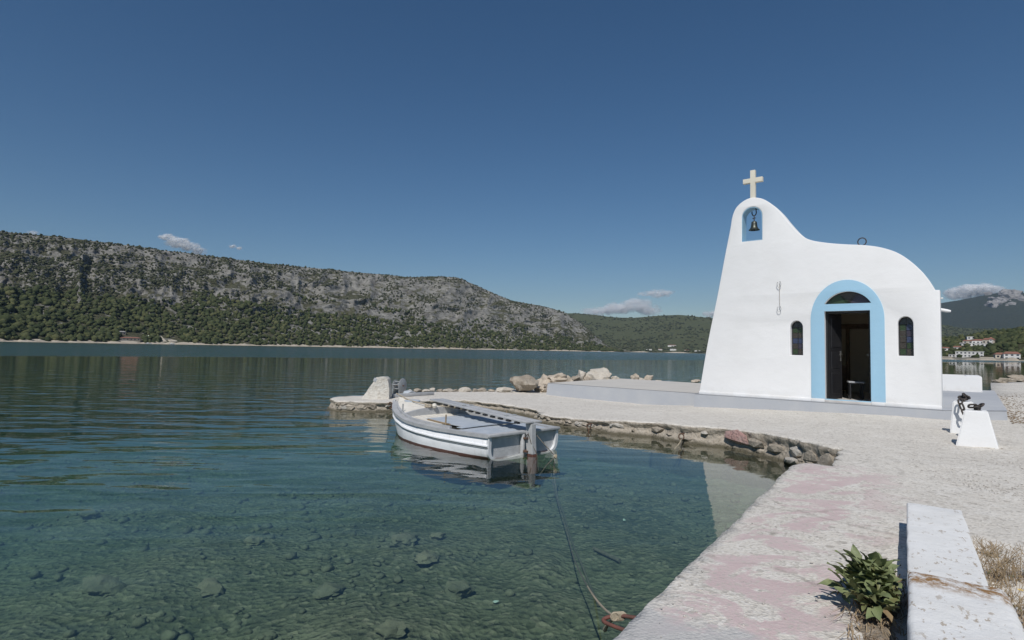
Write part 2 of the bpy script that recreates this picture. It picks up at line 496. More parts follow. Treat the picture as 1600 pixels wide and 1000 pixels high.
def m_water():
    t = NT('water'); v = t.coord()
    x, y, z = t.sep(v)
    # open, wind-ruffled water far out; sheltered water by the quay
    far = t.math('ADD', t.math('SUBTRACT', y, 99.0), t.math('MULTIPLY', x, -0.72))
    far = t.math('ADD', far, t.math('MULTIPLY', t.math('SUBTRACT', t.noise(t.map(v, (0.012, 0.03, 1)), 1.0, 3), 0.5), 34.0))
    ruff = t.ramp(t.math('MULTIPLY_ADD', far, 0.02, 0.3), [(0.2, 0.0), (0.42, 1.0)])
    open_ = t.ramp(t.math('MULTIPLY_ADD', t.math('SUBTRACT', t.math('MULTIPLY', y, 0.55), x), 0.05, 0.0), [(0.12, 0.16), (0.5, 1.0)])
    w1 = t.noise(t.map(v, (0.55, 1.35, 1), (0, 0, 0.16)), 1.0, 2, 0.4, 0.5)
    w2 = t.noise(t.map(v, (0.8, 2.3, 1), (0, 0, -0.22)), 1.0, 2, 0.45, 0.3)
    w3 = t.noise(v, 7, 3, 0.5)
    n1 = t.bump(w1, 0.046, open_)
    n1 = t.bump(w2, 0.020, open_, n1)
    n1 = t.bump(w3, 0.0008, 1.0, n1)
    w4 = t.noise(t.map(v, (0.5, 1.1, 1)), 1.0, 4, 0.6)
    n1 = t.bump(w4, 0.28, ruff, n1)
    fr = t.new('ShaderNodeFresnel'); fr.inputs['IOR'].default_value = 1.333
    t.link(n1, fr.inputs['Normal'])
    gl = t.new('ShaderNodeBsdfGlossy')
    t.set(gl, 'Roughness', t.math('MULTIPLY_ADD', ruff, 0.10, 0.015))
    gl.inputs['Color'].default_value = (1, 1, 1, 1)
    t.link(n1, gl.inputs['Normal'])
    tr = t.new('ShaderNodeBsdfTransparent'); tr.inputs['Color'].default_value = (0.97, 0.985, 0.985, 1)
    mx = t.new('ShaderNodeMixShader')
    t.link(fr.outputs[0], mx.inputs[0]); t.link(tr.outputs[0], mx.inputs[1]); t.link(gl.outputs[0], mx.inputs[2])
    t.link(mx.outputs[0], t.out.inputs['Surface'])
    ab = t.new('ShaderNodeVolumeAbsorption'); ab.inputs['Color'].default_value = (0.50, 0.79, 0.64, 1); ab.inputs['Density'].default_value = 0.55
    sc_ = t.new('ShaderNodeVolumeScatter'); sc_.inputs['Color'].default_value = (0.18, 0.42, 0.40, 1); sc_.inputs['Density'].default_value = 0.075
    sc_.inputs['Anisotropy'].default_value = 0.2
    ad = t.new('ShaderNodeAddShader'); t.link(ab.outputs[0], ad.inputs[0]); t.link(sc_.outputs[0], ad.inputs[1])
    t.link(ad.outputs[0], t.out.inputs['Volume'])
m_water()

def m_hill(name, rock1, rock2, green1, green2, gmin, gmax, zs, far=False):
    t = NT(name); v = t.coord()
    z = t.sep(v)[2]
    s = 0.35 if far else 1.0
    n1 = t.noise(v, 0.012 * s, 8, 0.68)
    n2 = t.noise(v, 0.05 * s, 8, 0.7)
    n3 = t.noise(v, 0.16 * s, 6, 0.7)
    r = t.mix(t.ramp(n2, [(0.38, 0.0), (0.62, 1.0)]), rock1, rock2)
    r = t.mix(t.ramp(n3, [(0.30, 0.6), (0.46, 0.0)]), r, tuple(0.3 * q for q in rock2))
    g = t.mix(t.ramp(n3, [(0.35, 0.0), (0.65, 1.0)]), green1, green2)
    up = t.sep(t.new('ShaderNodeNewGeometry').outputs['Normal'])[2]
    f = t.math('ADD', t.math('ADD', t.math('MULTIPLY', n1, 0.55), t.math('MULTIPLY', n2, 0.55)), t.math('MULTIPLY', up, 0.28))
    f = t.math('ADD', f, t.math('MULTIPLY', z, zs))
    c = t.mix(t.ramp(f, [(gmin, 0.0), (gmax, 1.0)]), r, g)
    nb = t.bump(n2, 9.0 / s)
    nb = t.bump(n3, 3.0 / s, 1.0, nb)
    t.principled(c, 0.95, 0, nb, 0.1)
m_hill('hill_rock', (0.32, 0.31, 0.28), (0.19, 0.18, 0.162), (0.074, 0.078, 0.042), (0.118, 0.112, 0.07), 0.74, 0.80, -0.0003)
m_hill('hill_mid', (0.27, 0.25, 0.21), (0.19, 0.175, 0.145), (0.072, 0.088, 0.040), (0.13, 0.135, 0.068), 0.60, 0.72, 0.0, True)
m_hill('hill_far', (0.30, 0.28, 0.26), (0.17, 0.16, 0.15), (0.026, 0.036, 0.020), (0.062, 0.066, 0.04), 0.50, 0.58, 0.0, True)
m_hill('hill_village', (0.24, 0.20, 0.15), (0.17, 0.145, 0.10), (0.055, 0.062, 0.028), (0.11, 0.10, 0.055), 0.62, 0.72, 0.0)

def m_foliage(name, c1, c2, c3):
    t = NT(name)
    at = t.new('ShaderNodeAttribute'); at.attribute_name = 'tint'
    c = t.ramp(at.outputs['Fac'], [(0.0, c1), (0.5, c2), (1.0, c3)])
    v = t.coord()
    c = t.mix(t.ramp(t.noise(v, 0.9, 4, 0.7), [(0.35, 0.4), (0.6, 0.0)]), c, (0.03, 0.038, 0.018))
    t.principled(c, 0.9, 0, t.bump(t.noise(v, 0.8, 4, 0.7), 0.9), 0.1)
m_foliage('pine_foliage', (0.038, 0.050, 0.022), (0.070, 0.084, 0.036), (0.125, 0.127, 0.056))
m_foliage('scrub_foliage', (0.046, 0.053, 0.030), (0.074, 0.081, 0.044), (0.115, 0.115, 0.065))

simple('shore_sand', (0.50, 0.44, 0.35), (0.36, 0.31, 0.24), 0.1, 0.95)
simple('house_white', (0.72, 0.71, 0.69), (0.62, 0.60, 0.57), 0.4, 0.85)
simple('house_cream', (0.62, 0.56, 0.46), (0.54, 0.48, 0.40), 0.4, 0.85)
simple('house_stone', (0.15, 0.135, 0.11), (0.22, 0.20, 0.17), 0.5, 0.9)
simple('roof_red', (0.27, 0.125, 0.085), (0.20, 0.10, 0.075), 1.5, 0.85)
simple('roof_grey', (0.34, 0.33, 0.31), (0.26, 0.25, 0.24), 1.5, 0.85)
simple('window_dark', (0.03, 0.035, 0.045), (0.05, 0.055, 0.07), 1.0, 0.25)

simple('boat_white', (0.80, 0.81, 0.82), (0.70, 0.71, 0.72), 5, 0.45, 0.004, 9)
simple('boat_grey', (0.45, 0.455, 0.455), (0.37, 0.375, 0.38), 6, 0.6, 0.003, 20)
simple('transom_grey', (0.60, 0.60, 0.60), (0.48, 0.485, 0.49), 7, 0.55, 0.004, 14)
simple('deck_cream', (0.74, 0.70, 0.62), (0.64, 0.60, 0.52), 9, 0.7, 0.003, 30)
simple('deck_blue_grey', (0.38, 0.425, 0.47), (0.46, 0.495, 0.53), 5, 0.65, 0.003, 40)
simple('wood_edge', (0.33, 0.25, 0.15), (0.22, 0.16, 0.1), 14, 0.8)
simple('rust_red', (0.17, 0.068, 0.052), (0.10, 0.05, 0.04), 12, 0.75, 0.003, 60)
simple('rust_iron', (0.16, 0.085, 0.05), (0.09, 0.055, 0.04), 40, 0.85, 0.004, 90)
simple('rope_pale', (0.46, 0.40, 0.30), (0.34, 0.28, 0.20), 30, 0.95, 0.004, 160)
simple('rope_dark', (0.11, 0.10, 0.085), (0.18, 0.16, 0.13), 30, 0.95, 0.003, 160)
simple('iron_dark', (0.045, 0.042, 0.042), (0.085, 0.07, 0.06), 25, 0.65, 0.003, 60, 0.3)
simple('bronze', (0.07, 0.075, 0.07), (0.11, 0.12, 0.10), 14, 0.45, 0.002, 40, 0.8)
simple('black_metal', (0.014, 0.014, 0.016), (0.022, 0.022, 0.024), 6, 0.38, 0.001, 60, 0.0, 0.5)
simple('galvanised', (0.42, 0.43, 0.43), (0.32, 0.33, 0.33), 18, 0.5, 0.002, 60, 0.2)
simple('dark_wood', (0.11, 0.075, 0.05), (0.17, 0.12, 0.08), 12, 0.6)
simple('marble', (0.60, 0.57, 0.53), (0.5, 0.47, 0.44), 6, 0.5)
simple('steel', (0.55, 0.54, 0.52), (0.45, 0.44, 0.42), 20, 0.3, 0, 40, 0.9)
for nm, cc in (('glass_green', (0.026, 0.042, 0.02)), ('glass_blue', (0.034, 0.044, 0.082)), ('glass_brown', (0.042, 0.036, 0.03)), ('glass_violet', (0.04, 0.034, 0.048)), ('glass_dark', (0.03, 0.035, 0.04))):
    simple(nm, cc, tuple(q * 1.4 for q in cc), 30, 0.22, 0.002, 90, 0, 0.5)
simple('leaf_green', (0.15, 0.19, 0.08), (0.22, 0.245, 0.12), 9, 0.5, 0.002, 60, 0, 0.4)
simple('leaf_olive', (0.185, 0.18, 0.08), (0.13, 0.15, 0.06), 9, 0.5, 0.002, 60, 0, 0.4)
simple('leaf_dry', (0.30, 0.21, 0.12), (0.16, 0.13, 0.06), 14, 0.8, 0.002, 60)
simple('straw', (0.38, 0.29, 0.18), (0.25, 0.18, 0.11), 10, 0.9)
simple('soil', (0.36, 0.30, 0.23), (0.26, 0.21, 0.15), 14, 0.95, 0.03, 30)
simple('flower_yellow', (0.75, 0.50, 0.04), (0.7, 0.42, 0.03), 10, 0.7)
simple('pebble', (0.58, 0.54, 0.49), (0.36, 0.33, 0.29), 9.0, 0.9, coord='Object')
simple('litter', (0.17, 0.12, 0.075), (0.27, 0.2, 0.13), 6.0, 0.95)
simple('shell_white', (0.62, 0.72, 0.70), (0.5, 0.6, 0.58), 10, 0.6)

# ------------------------------------------------------------------ water and seabed
WB = 9500.0
wv = [(-WB, -WB, 0), (WB, -WB, 0), (WB, WB, 0), (-WB, WB, 0), (-WB, -WB, -15), (WB, -WB, -15), (WB, WB, -15), (-WB, WB, -15)]
water = obj('water', wv, [(0, 1, 2, 3), (7, 6, 5, 4), (0, 4, 5, 1), (1, 5, 6, 2), (2, 6, 7, 3), (3, 7, 4, 0)], 'water')
tag(water, kind='structure')

def so_of(x, y):
    return -((x - NEAR0.x) * near_in.x + (y - NEAR0.y) * near_in.y)
def bed_z(x, y):
    so = np.maximum(so_of(x, y), 0)
    d = 0.46 + 0.03 * np.minimum(so, 14) + 0.11 * np.clip(so - 14, 0, 90)
    n = fbm(x * 0.9, y * 0.9, 3, 5) - 0.5
    n2 = fbm(x * 3.1, y * 3.1, 13, 4) - 0.5
    return -np.minimum(d + n * np.minimum(0.20 + d * 0.12, 1.6) + n2 * 0.07, 13.5)
NR, NA = 190, 420
rr = np.concatenate([[0.3], np.geomspace(0.8, 9000, NR - 1)])
aa = np.linspace(0, 2 * PI, NA, endpoint=False)
RR, AA = np.meshgrid(rr, aa, indexing='ij')
sx, sy = RR * np.sin(AA), RR * np.cos(AA)
sv = np.stack([sx, sy, bed_z(sx, sy)], -1).reshape(-1, 3)
ii, jj = np.meshgrid(np.arange(NR - 1), np.arange(NA), indexing='ij')
q = np.stack([ii * NA + jj, ii * NA + (jj + 1) % NA, (ii + 1) * NA + (jj + 1) % NA, (ii + 1) * NA + jj], -1).reshape(-1, 4)[:, ::-1]
tag(np_mesh('seabed', sv, q, 'seabed', smooth_=True), kind='structure')

# ------------------------------------------------------------------ quay and ground: one sheet with a rough edge
near_back = NEAR0 - near_dir * 40
cove = [(1313, 711), (1316, 702), (1284, 695), (1250, 687), (1200, 678), (1130, 668), (1072, 665), (1022, 660), (960, 658), (920, 655), (880, 652),
        (845, 648), (838, 641), (780, 631), (725, 625.5), (690, 625), (645, 627), (620, 628), (590, 628.5), (560, 628), (530, 627), (518, 624.5), (517, 622), (528, 620), (560, 618.5),
        (600, 617), (640, 613.5), (700, 611.5), (760, 610.5), (800, 609)]
outline = [near_back, NEAR1, G(1258, 724), G(1303, 730)] + [G(*p) for p in cove]
outline += [wor(-11.4, 3.5), wor(-9.5, 5.8), wor(-6, 7.0), wor(-2, 8.5), wor(0.8, 11), G(1548, 598), G(1580, 597.5), G(1640, 597), wor(16, 14.5), wor(40, 30), wor(160, 40), Vector((150, -90, 0)), Vector((-20, -90, 0))]
outline = [Vector((p[0], p[1])) for p in outline]
def spacing(p):
    d = p.length
    return 0.055 if d < 10 else 0.085 if d < 17 else 0.25 if d < 32 else 4.0
bnd = []
nseg = len(outline)
for i in range(nseg):
    a, b = outline[i], outline[(i + 1) % nseg]
    L = (b - a).length
    t = 0.0
    while t < L - 1e-6:
        p = a + (b - a) * (t / L)
        bnd.append((p.x, p.y))
        st = spacing(p)
        t += min(st, max(0.02, L - t)) if L - t > st * 1.4 else L - t
bnd = np.array(bnd)
area = 0.5 * np.sum(bnd[:, 0] * np.roll(bnd[:, 1], -1) - np.roll(bnd[:, 0], -1) * bnd[:, 1])
if area < 0: bnd = bnd[::-1].copy()
tg = np.roll(bnd, -1, 0) - np.roll(bnd, 1, 0)
tg /= np.linalg.norm(tg, axis=1)[:, None] + 1e-9
on = np.stack([tg[:, 1], -tg[:, 0]], -1)                      # outward
bd = np.linalg.norm(bnd, axis=1)
isnear = np.abs(so_of(bnd[:, 0], bnd[:, 1])) < 0.06
amp = np.where(bd > 32, 0.0, np.where(isnear, 0.035, 0.13))
jit = (fbm(bnd[:, 0] * 5, bnd[:, 1] * 5, 21, 4) - 0.5) * amp + (fbm(bnd[:, 0] * 19, bnd[:, 1] * 19, 22, 3) - 0.5) * amp * 0.55
bnd = bnd + on * jit[:, None]
def inside(px, py, poly):
    r = np.zeros(len(px), bool)
    x0, y0 = poly[-1]
    for x1, y1 in poly:
        if y0 != y1:
            c = ((y1 > py) != (y0 > py)) & (px < (x0 - x1) * (py - y1) / (y0 - y1) + x1)
            r ^= c
        x0, y0 = x1, y1
    return r
pts = []
for st, x0, x1, y0, y1, d0, d1 in ((0.11, -3, 9, 1.2, 10, 0, 9.0), (0.24, -7, 22, 0, 24, 9.0, 23), (1.2, -30, 60, -30, 50, 23, 60), (9, -40, 150, -90, 90, 60, 400)):
    gx, gy = np.meshgrid(np.arange(x0, x1, st), np.arange(y0, y1, st))
    gx = gx.ravel() + rng.uniform(-.3, .3, gx.size) * st; gy = gy.ravel() + rng.uniform(-.3, .3, gy.size) * st
    d = np.hypot(gx, gy); k = (d >= d0) & (d < d1)
    if d0 == 0: k &= gy > 1.3
    gx, gy = gx[k], gy[k]
    k = inside(gx, gy, bnd)
    pts.append(np.stack([gx[k], gy[k]], -1))
pts = np.concatenate(pts)
nb_ = len(bnd)
allp = [Vector(p) for p in np.concatenate([bnd, pts])]
res = geometry.delaunay_2d_cdt(allp, [], [list(range(nb_))], 1, 1e-5)
cv = np.array([(p.x, p.y) for p in res[0]])
zt = gh(cv[:, 0], cv[:, 1])
dd = np.hypot(cv[:, 0], cv[:, 1])
zt = zt + (fbm(cv[:, 0] * 0.8, cv[:, 1] * 0.8, 31, 4) - 0.5) * 0.05 + (fbm(cv[:, 0] * 5, cv[:, 1] * 5, 33, 3) - 0.5) * 0.016
# the small gap between the near slab and the far wall drops away
vmap = {}
for i, o in enumerate(res[3]):
    for k in o:
        if k < nb_: vmap[k] = i
bi = [vmap[k] for k in range(nb_) if k in vmap]
qv = [Vector((cv[i, 0], cv[i, 1], zt[i])) for i in range(len(cv))]
qf = []
for f in res[2]:
    a, b, c = (qv[i] for i in f[:3])
    n = (b - a).cross(c - a).z
    qf.append(tuple(f) if n > 0 else tuple(f)[::-1])
ntop = len(qf)
onm = [on[k] for k in range(nb_) if k in vmap]
near_flag = [isnear[k] for k in range(nb_) if k in vmap]
rows = [(0.012, 0.95), (0.018, 0.85), (0.005, 0.72), (-0.02, 0.6), (-0.005, 0.45), (0.02, 0.3), (0.05, 0.15), (0.09, 0.03), (0.12, -0.12), (0.2, -0.6), (0.35, -2.0)]
prev = bi
m = len(bi)
for ri, (off, fz) in enumerate(rows):
    cur = []
    for k, i in enumerate(bi):
        p = qv[i]
        h = max(p.z, 0.12)
        z = h * fz if fz > -0.2 else fz
        o2 = off
        w = 0.0
        if p.length < 26:
            w = (noise.fractal(Vector((p.x * 4, p.y * 4, z * 7 + 3)), 1.0, 2.0, 4)) * 0.05 + noise.noise(Vector((p.x * 13, p.y * 13, z * 16))) * 0.018
            if near_flag[k]: w *= 0.3; o2 *= 0.3
        cur.append(len(qv))
        qv.append(Vector((p.x + onm[k][0] * (o2 + w), p.y + onm[k][1] * (o2 + w), z)))
    for k in range(m):
        l = (k + 1) % m
        qf.append((prev[k], cur[k], cur[l], prev[l]))
    prev = cur
quay = obj('quay_ground', qv, qf, 'quay_concrete')
quay.data.materials.append(MATS['quay_side'])
mi = np.zeros(len(qf), np.int32); mi[ntop + m:] = 1
quay.data.polygons.foreach_set('material_index', mi)
quay.data.polygons.foreach_set('use_smooth', np.ones(len(qf), bool))
tag(quay, kind='structure')
bm = bmesh.new(); bm.from_mesh(quay.data); bm.faces.ensure_lookup_table()
bmesh.ops.recalc_face_normals(bm, faces=bm.faces[:])
if bm.faces[0].normal.z < 0: bmesh.ops.reverse_faces(bm, faces=bm.faces[:])
bm.to_mesh(quay.data); bm.free()

# ------------------------------------------------------------------ hills
class Hill:
    pass
def interp(l, x):
    return np.interp(x, [p[0] for p in l], [p[1] for p in l])
def hill(name, sky, d0, width, mat, ncol, nrow, seed, prof_p=1.15, crag=0.0, bump_=6.0, back=0.5, label=None):
    H = Hill()
    xs = np.linspace(sky[0][0], sky[-1][0], ncol)
    ys = interp(sky, xs)
    hx = np.zeros(ncol); hy = np.zeros(ncol); el = np.zeros(ncol)
    for i, (x, y) in enumerate(zip(xs, ys)):
        r = ray(x, y); h = math.hypot(r[0], r[1])
        hx[i], hy[i], el[i] = r[0] / h, r[1] / h, r[2] / h
    D0 = interp(d0, xs); W = interp(width, xs)
    zr = np.maximum(EYE + (D0 + W) * el, 2.0)
    t = np.concatenate([[-0.12, -0.02], np.linspace(0.0, 1.0, nrow), np.linspace(1.04, 1 + back, 6)])
    T, _ = np.meshgrid(t, xs, indexing='ij')
    dist = D0 + W * T
    X, Y = dist * hx, dist * hy
    pr = np.where(T <= 1, np.maximum(T, 0) ** prof_p, 1 - ((T - 1) / back) * 0.55)
    s = 1.0 / (bump_ * 14)
    nz = (fbm(X * s, Y * s, seed, 6, 0.55) - 0.5)
    env = np.clip(T, 0, 1) * np.clip((1.08 - T) * 3.0, 0.12, 1)
    Z = zr * pr + nz * bump_ * 2.6 * env * np.minimum(zr / 120, 1)
    if crag:
        U = np.cumsum(np.full(ncol, 1.0)) * (D0 + W).mean() * (xs[1] - xs[0]) / F
        Ug = np.broadcast_to(U, T.shape)
        rd = ridged(Ug / 55, Z / 42, seed + 9, 5)
        ce = smooth(0.16, 0.42, T + (fbm(Ug / 160, Z / 120, seed + 4, 3) - 0.5) * 0.5) * np.clip((1.02 - T) * 6, 0, 1)
        push = (rd - 0.45) * crag * ce
        X = X - push * hx; Y = Y - push * hy
        Z = Z + push * 0.22
    Z = np.where(T < 0, np.where(T < -0.05, -14.0, -2.0), np.maximum(Z, 0.6 * (T >= 0)))
    v = np.stack([X, Y, Z], -1).reshape(-1, 3)
    nr = len(t)
    ii, jj = np.meshgrid(np.arange(nr - 1), np.arange(ncol - 1), indexing='ij')
    qd = np.stack([ii * ncol + jj, ii * ncol + jj + 1, (ii + 1) * ncol + jj + 1, (ii + 1) * ncol + jj], -1).reshape(-1, 4)
    o = np_mesh(name, v, qd, mat, smooth_=False)
    tag(o, kind='structure')
    H.g = np.stack([X, Y, Z], -1); H.t = t; H.xs = xs; H.o = o; H.zr = zr
    def at(px, tt):
        c = np.clip((px - xs[0]) / (xs[-1] - xs[0]) * (ncol - 1), 0, ncol - 1.001)
        r = np.clip(np.interp(tt, t, np.arange(nr)), 0, nr - 1.001)
        ci, ri = np.floor(c).astype(int), np.floor(r).astype(int)
        fc, fr_ = (c - ci)[..., None], (r - ri)[..., None]
        g = H.g
        return (g[ri, ci] * (1 - fc) + g[ri, ci + 1] * fc) * (1 - fr_) + (g[ri + 1, ci] * (1 - fc) + g[ri + 1, ci + 1] * fc) * fr_
    H.at = at
    def pick(px, py):
        tt = np.linspace(0, 1, 300)
        p = at(np.full(300, float(px)), tt)
        yy = np.array([proj(q)[1] for q in p])
        k = np.argmax(yy <= py) if np.any(yy <= py) else 299
        return Vector(p[k])
    H.pick = pick
    return H
big = hill('hillside', [(-2600, 481), (-1700, 410), (-1200, 350), (-800, 318), (-400, 322), (-200, 338), (0, 361), (60, 367), (100, 371), (200, 384), (300, 396), (400, 409), (500, 420), (600, 429), (640, 433), (690, 432), (715, 434), (740, 444), (770, 458), (800, 470), (850, 479), (880, 487), (905, 503), (930, 524), (950, 541), (985, 548.3)],
           [(-800, 700), (0, 760), (400, 950), (700, 1250), (985, 1750)], [(-800, 520), (0, 520), (500, 480), (750, 380), (900, 240), (985, 120)], 'hill_rock', 1600, 150, 2, 1.12, 46.0, 7.0)
mid = hill('far_hills', [(840, 492), (870, 489), (900, 489), (930, 492), (960, 496), (990, 497), (1020, 494), (1060, 491.5), (1085, 494), (1110, 497), (1200, 503), (1300, 508), (1400, 514), (1470, 507), (1500, 512), (1540, 514), (1600, 513), (1800, 508), (2100, 505), (2700, 545), (3300, 592)],
           [(840, 2600), (1100, 2300), (1400, 2400), (2100, 2600)], [(840, 1500), (2100, 1500)], 'hill_mid', 760, 60, 5, 1.3, 0.0, 16.0)
far = hill('far_mountain', [(1200, 512), (1300, 497), (1400, 482), (1470, 473.5), (1500, 469), (1530, 463), (1560, 457), (1572, 455), (1585, 456), (1600, 457.5), (1650, 457), (1750, 446), (1900, 450), (2150, 470), (2600, 530), (3000, 587)],
           [(1200, 4800), (2150, 4800)], [(1200, 2400), (2150, 2400)], 'hill_far', 640, 70, 8, 1.2, 0.0, 34.0)
vil = hill('village_hill', [(1390, 549), (1430, 540), (1470, 531), (1500, 529), (1530, 524), (1552, 520), (1575, 517), (1600, 516), (1640, 512), (1750, 505), (2000, 500), (2400, 505), (3000, 550), (4000, 606)],
           [(1390, 720), (1500, 640), (1600, 600), (2400, 500)], [(1390, 260), (2400, 320)], 'hill_village', 1000, 60, 12, 1.0, 0.0, 4.0)

# pale cliff on the far mountain: real rock standing proud of the slope
cl_o = [(1548, 477), (1553, 470), (1561, 466), (1566, 458), (1573, 454.6), (1582, 454.4), (1590, 459), (1600, 465), (1606, 471), (1594, 469.5), (1584, 466.5), (1572, 471), (1560, 476)]
simple('cliff_rock', (0.34, 0.32, 0.30), (0.2, 0.19, 0.18), 0.012, 0.95, 26.0, 0.02)
def patch_on(h, outline_px, name, mat, lift, n=7, parent=None):
    c = np.mean(outline_px, axis=0)
    v, f = [], []
    m_ = len(outline_px)
    for k in range(n + 1):
        s_ = 1 - k / n
        for p in outline_px:
            px, py = c + (np.array(p) - c) * s_
            q_ = h.pick(px, py)
            e = lift * (1 - s_) ** 0.35 if k else -lift * 0.6
            r_ = ray(px, py); hh = math.hypot(r_[0], r_[1])
            e += (noise.noise(Vector((px * .5, py * .5, 1))) * lift * 0.8 if k else 0)
            v.append(Vector((q_.x - r_[0] / hh * e, q_.y - r_[1] / hh * e, q_.z + 0.2 * e)))
    for k in range(n):
        for i in range(m_):
            j = (i + 1) % m_
            f.append((k * m_ + i, k * m_ + j, (k + 1) * m_ + j, (k + 1) * m_ + i))
    return obj(name, v, f, mat, parent)
cr_v, cr_f, cr_n = [], [], 0
crr = random.Random(6)
clo = np.array(cl_o)
for i in range(230):
    x, y = crr.uniform(1545, 1610), crr.uniform(453, 480)
    if not inside(np.array([x]), np.array([y]), clo)[0] and crr.random() > 0.06: continue
    q_ = far.pick(x, y); s_q = crr.uniform(10, 44)
    me_ = rock_geo((s_q, s_q, s_q * crr.uniform(0.5, 1.0)), 2000 + i, 1, 8, 0.3)
    for vv_ in me_.vertices: cr_v.append(vv_.co + q_)
    for pp_ in me_.polygons: cr_f.append(tuple(k + cr_n for k in pp_.vertices))
    cr_n = len(cr_v); bpy.data.meshes.remove(me_)
tag(obj('crags', cr_v, cr_f, 'cliff_rock', far.o), kind='stuff')

# shoreline strip of pale beach along the hill and the village
def shore(h, x0, x1, name, lift=1.2, depth=0.012, n=160, out=6.0, seed=1):
    xs = np.linspace(x0, x1, n)
    a = h.at(xs, np.zeros(n)); b = h.at(xs, np.full(n, depth))
    wob = fbm(xs * 0.06, xs * 0.0, seed, 4)
    dirn = a[:, :2] / np.linalg.norm(a[:, :2], axis=1)[:, None]
    v, f = [], []
    for i in range(n):
        k = smooth(0.38, 0.55, wob[i])
        v.append((a[i, 0] - dirn[i, 0] * out, a[i, 1] - dirn[i, 1] * out, -0.6))
        v.append((a[i, 0] - dirn[i, 0] * (out - 3), a[i, 1] - dirn[i, 1] * (out - 3), 0.15 + lift * 0.4 * k))
        v.append((b[i, 0], b[i, 1], b[i, 2] + 0.2 + lift * k))
    for i in range(n - 1):
        for r_ in range(2):
            f.append((i * 3 + r_, (i + 1) * 3 + r_, (i + 1) * 3 + r_ + 1, i * 3 + r_ + 1))
    return tag(obj(name, v, f, 'shore_sand'), kind='structure')
shore(big, -700, 960, 'beach', 1.5, 0.014, 300, 7)
shore(vil, 1400, 2000, 'beach', 1.8, 0.02, 120, 6, 4)
shore(mid, 900, 1500, 'beach', 3.0, 0.006, 80, 8, 6)

# ------------------------------------------------------------------ woods: masses of crowns nobody could count
def ico(sub):
    bm = bmesh.new(); bmesh.ops.create_icosphere(bm, subdivisions=sub, radius=1)
    bm.verts.ensure_lookup_table()
    v = np.array([tuple(q.co) for q in bm.verts]); f = np.array([[q.index for q in fc.verts] for fc in bm.faces]); bm.free()
    return v, f
def wood(name, pos, size, sub, mat, squash=0.85, label=''):
    bv, bf = ico(sub)
    n, k = len(pos), len(bv)
    jit = 1 + rng.uniform(-0.48, 0.42, (n, k, 1))
    sc = size[:, None, None] * np.array([1, 1, squash])[None, None, :] * rng.uniform(0.8, 1.2, (n, 1, 3))
    v = bv[None] * jit * sc
    v = v + pos[:, None, :] + np.array([0, 0, 1])[None, None, :] * (size * squash * 0.6)[:, None, None]
    f = bf[None] + (np.arange(n) * k)[:, None, None]
    tint = np.repeat(np.clip(rng.normal(0.45, 0.33, n), 0, 1), k)
    o = np_mesh(name, v.reshape(-1, 3), f.reshape(-1, 3), mat, tint)
    return tag(o, label, 'trees', kind='stuff')
def scatter(h, n, x0, x1, dens, seed):
    r = np.random.default_rng(seed)
    px = r.uniform(x0, x1, n); tt = r.uniform(0.002, 1.0, n)
    p = h.at(px, tt)
    keep = r.uniform(0, 1, n) < dens(px, tt, p)
    keep &= p[:, 2] > 0.8
    return p[keep], px[keep], tt[keep]
def d_low(px, t, p):
    n = fbm(p[:, 0] / 70, p[:, 2] / 45 + p[:, 1] / 90, 41, 4)
    edge = 0.36 + (n - 0.5) * 0.75
    return np.clip((edge - t) * 5 + 0.5, 0, 1) * (0.75 + 0.25 * (n > .45))
p_, px_, t_ = scatter(big, 36000, -420, 975, d_low, 1)
# a clearing with a track and a house by the left shore
pr_ = np.array([proj(q) for q in p_])
clear = ((np.abs(pr_[:, 0] - 205) < 19) & (pr_[:, 1] > 519) & (pr_[:, 1] < 537)) | ((pr_[:, 0] > 252) & (pr_[:, 0] < 286) & (pr_[:, 1] > 528 - (pr_[:, 0] < 262) * 6))
p_ = p_[~clear]
gap = fbm(p_[:, 0] / 22, p_[:, 1] / 22 + p_[:, 2] / 9, 47, 4)
p_ = p_[(gap > 0.40) | (rng.uniform(0, 1, len(p_)) < 0.25)]
wood('pine_wood', p_, rng.triangular(1.2, 2.3, 5.0, len(p_)), 1, 'pine_foliage', 0.95, 'dense green pine wood covering the foot of the rocky hillside')
def d_up(px, t, p):
    n = fbm(p[:, 0] / 34, p[:, 2] / 26, 44, 5)
    rid = np.clip((t - 0.9) * 12, 0, 1)
    return np.clip((n - 0.45) * 8, 0.04, 0.9) * (t > 0.24) + rid * 0.65
p2, _, _ = scatter(big, 42000, -420, 965, d_up, 2)
wood('hill_scrub', p2, rng.triangular(0.7, 1.3, 3.2, len(p2)), 1, 'scrub_foliage', 0.8, 'dark scrub bushes dotted among the grey crags of the hillside')
def d_vil(px, t, p):
    n = fbm(p[:, 0] / 40, p[:, 1] / 40, 51, 4)
    return np.clip((n - 0.36) * 5, 0.1, 1)
p3, _, _ = scatter(vil, 7500, 1392, 1950, d_vil, 3)
VILLAGE_TREES = p3
def d_mid(px, t, p):
    n = fbm(p[:, 0] / 160, p[:, 1] / 160, 61, 4)
    return np.clip((n - 0.42) * 5, 0.03, 0.9)
p4, _, _ = scatter(mid, 9000, 850, 1620, d_mid, 4)
wood('far_wood', p4, rng.uniform(3.0, 7.5, len(p4)), 1, 'scrub_foliage', 0.7, 'green scrub on the low hills across the bay behind the chapel')

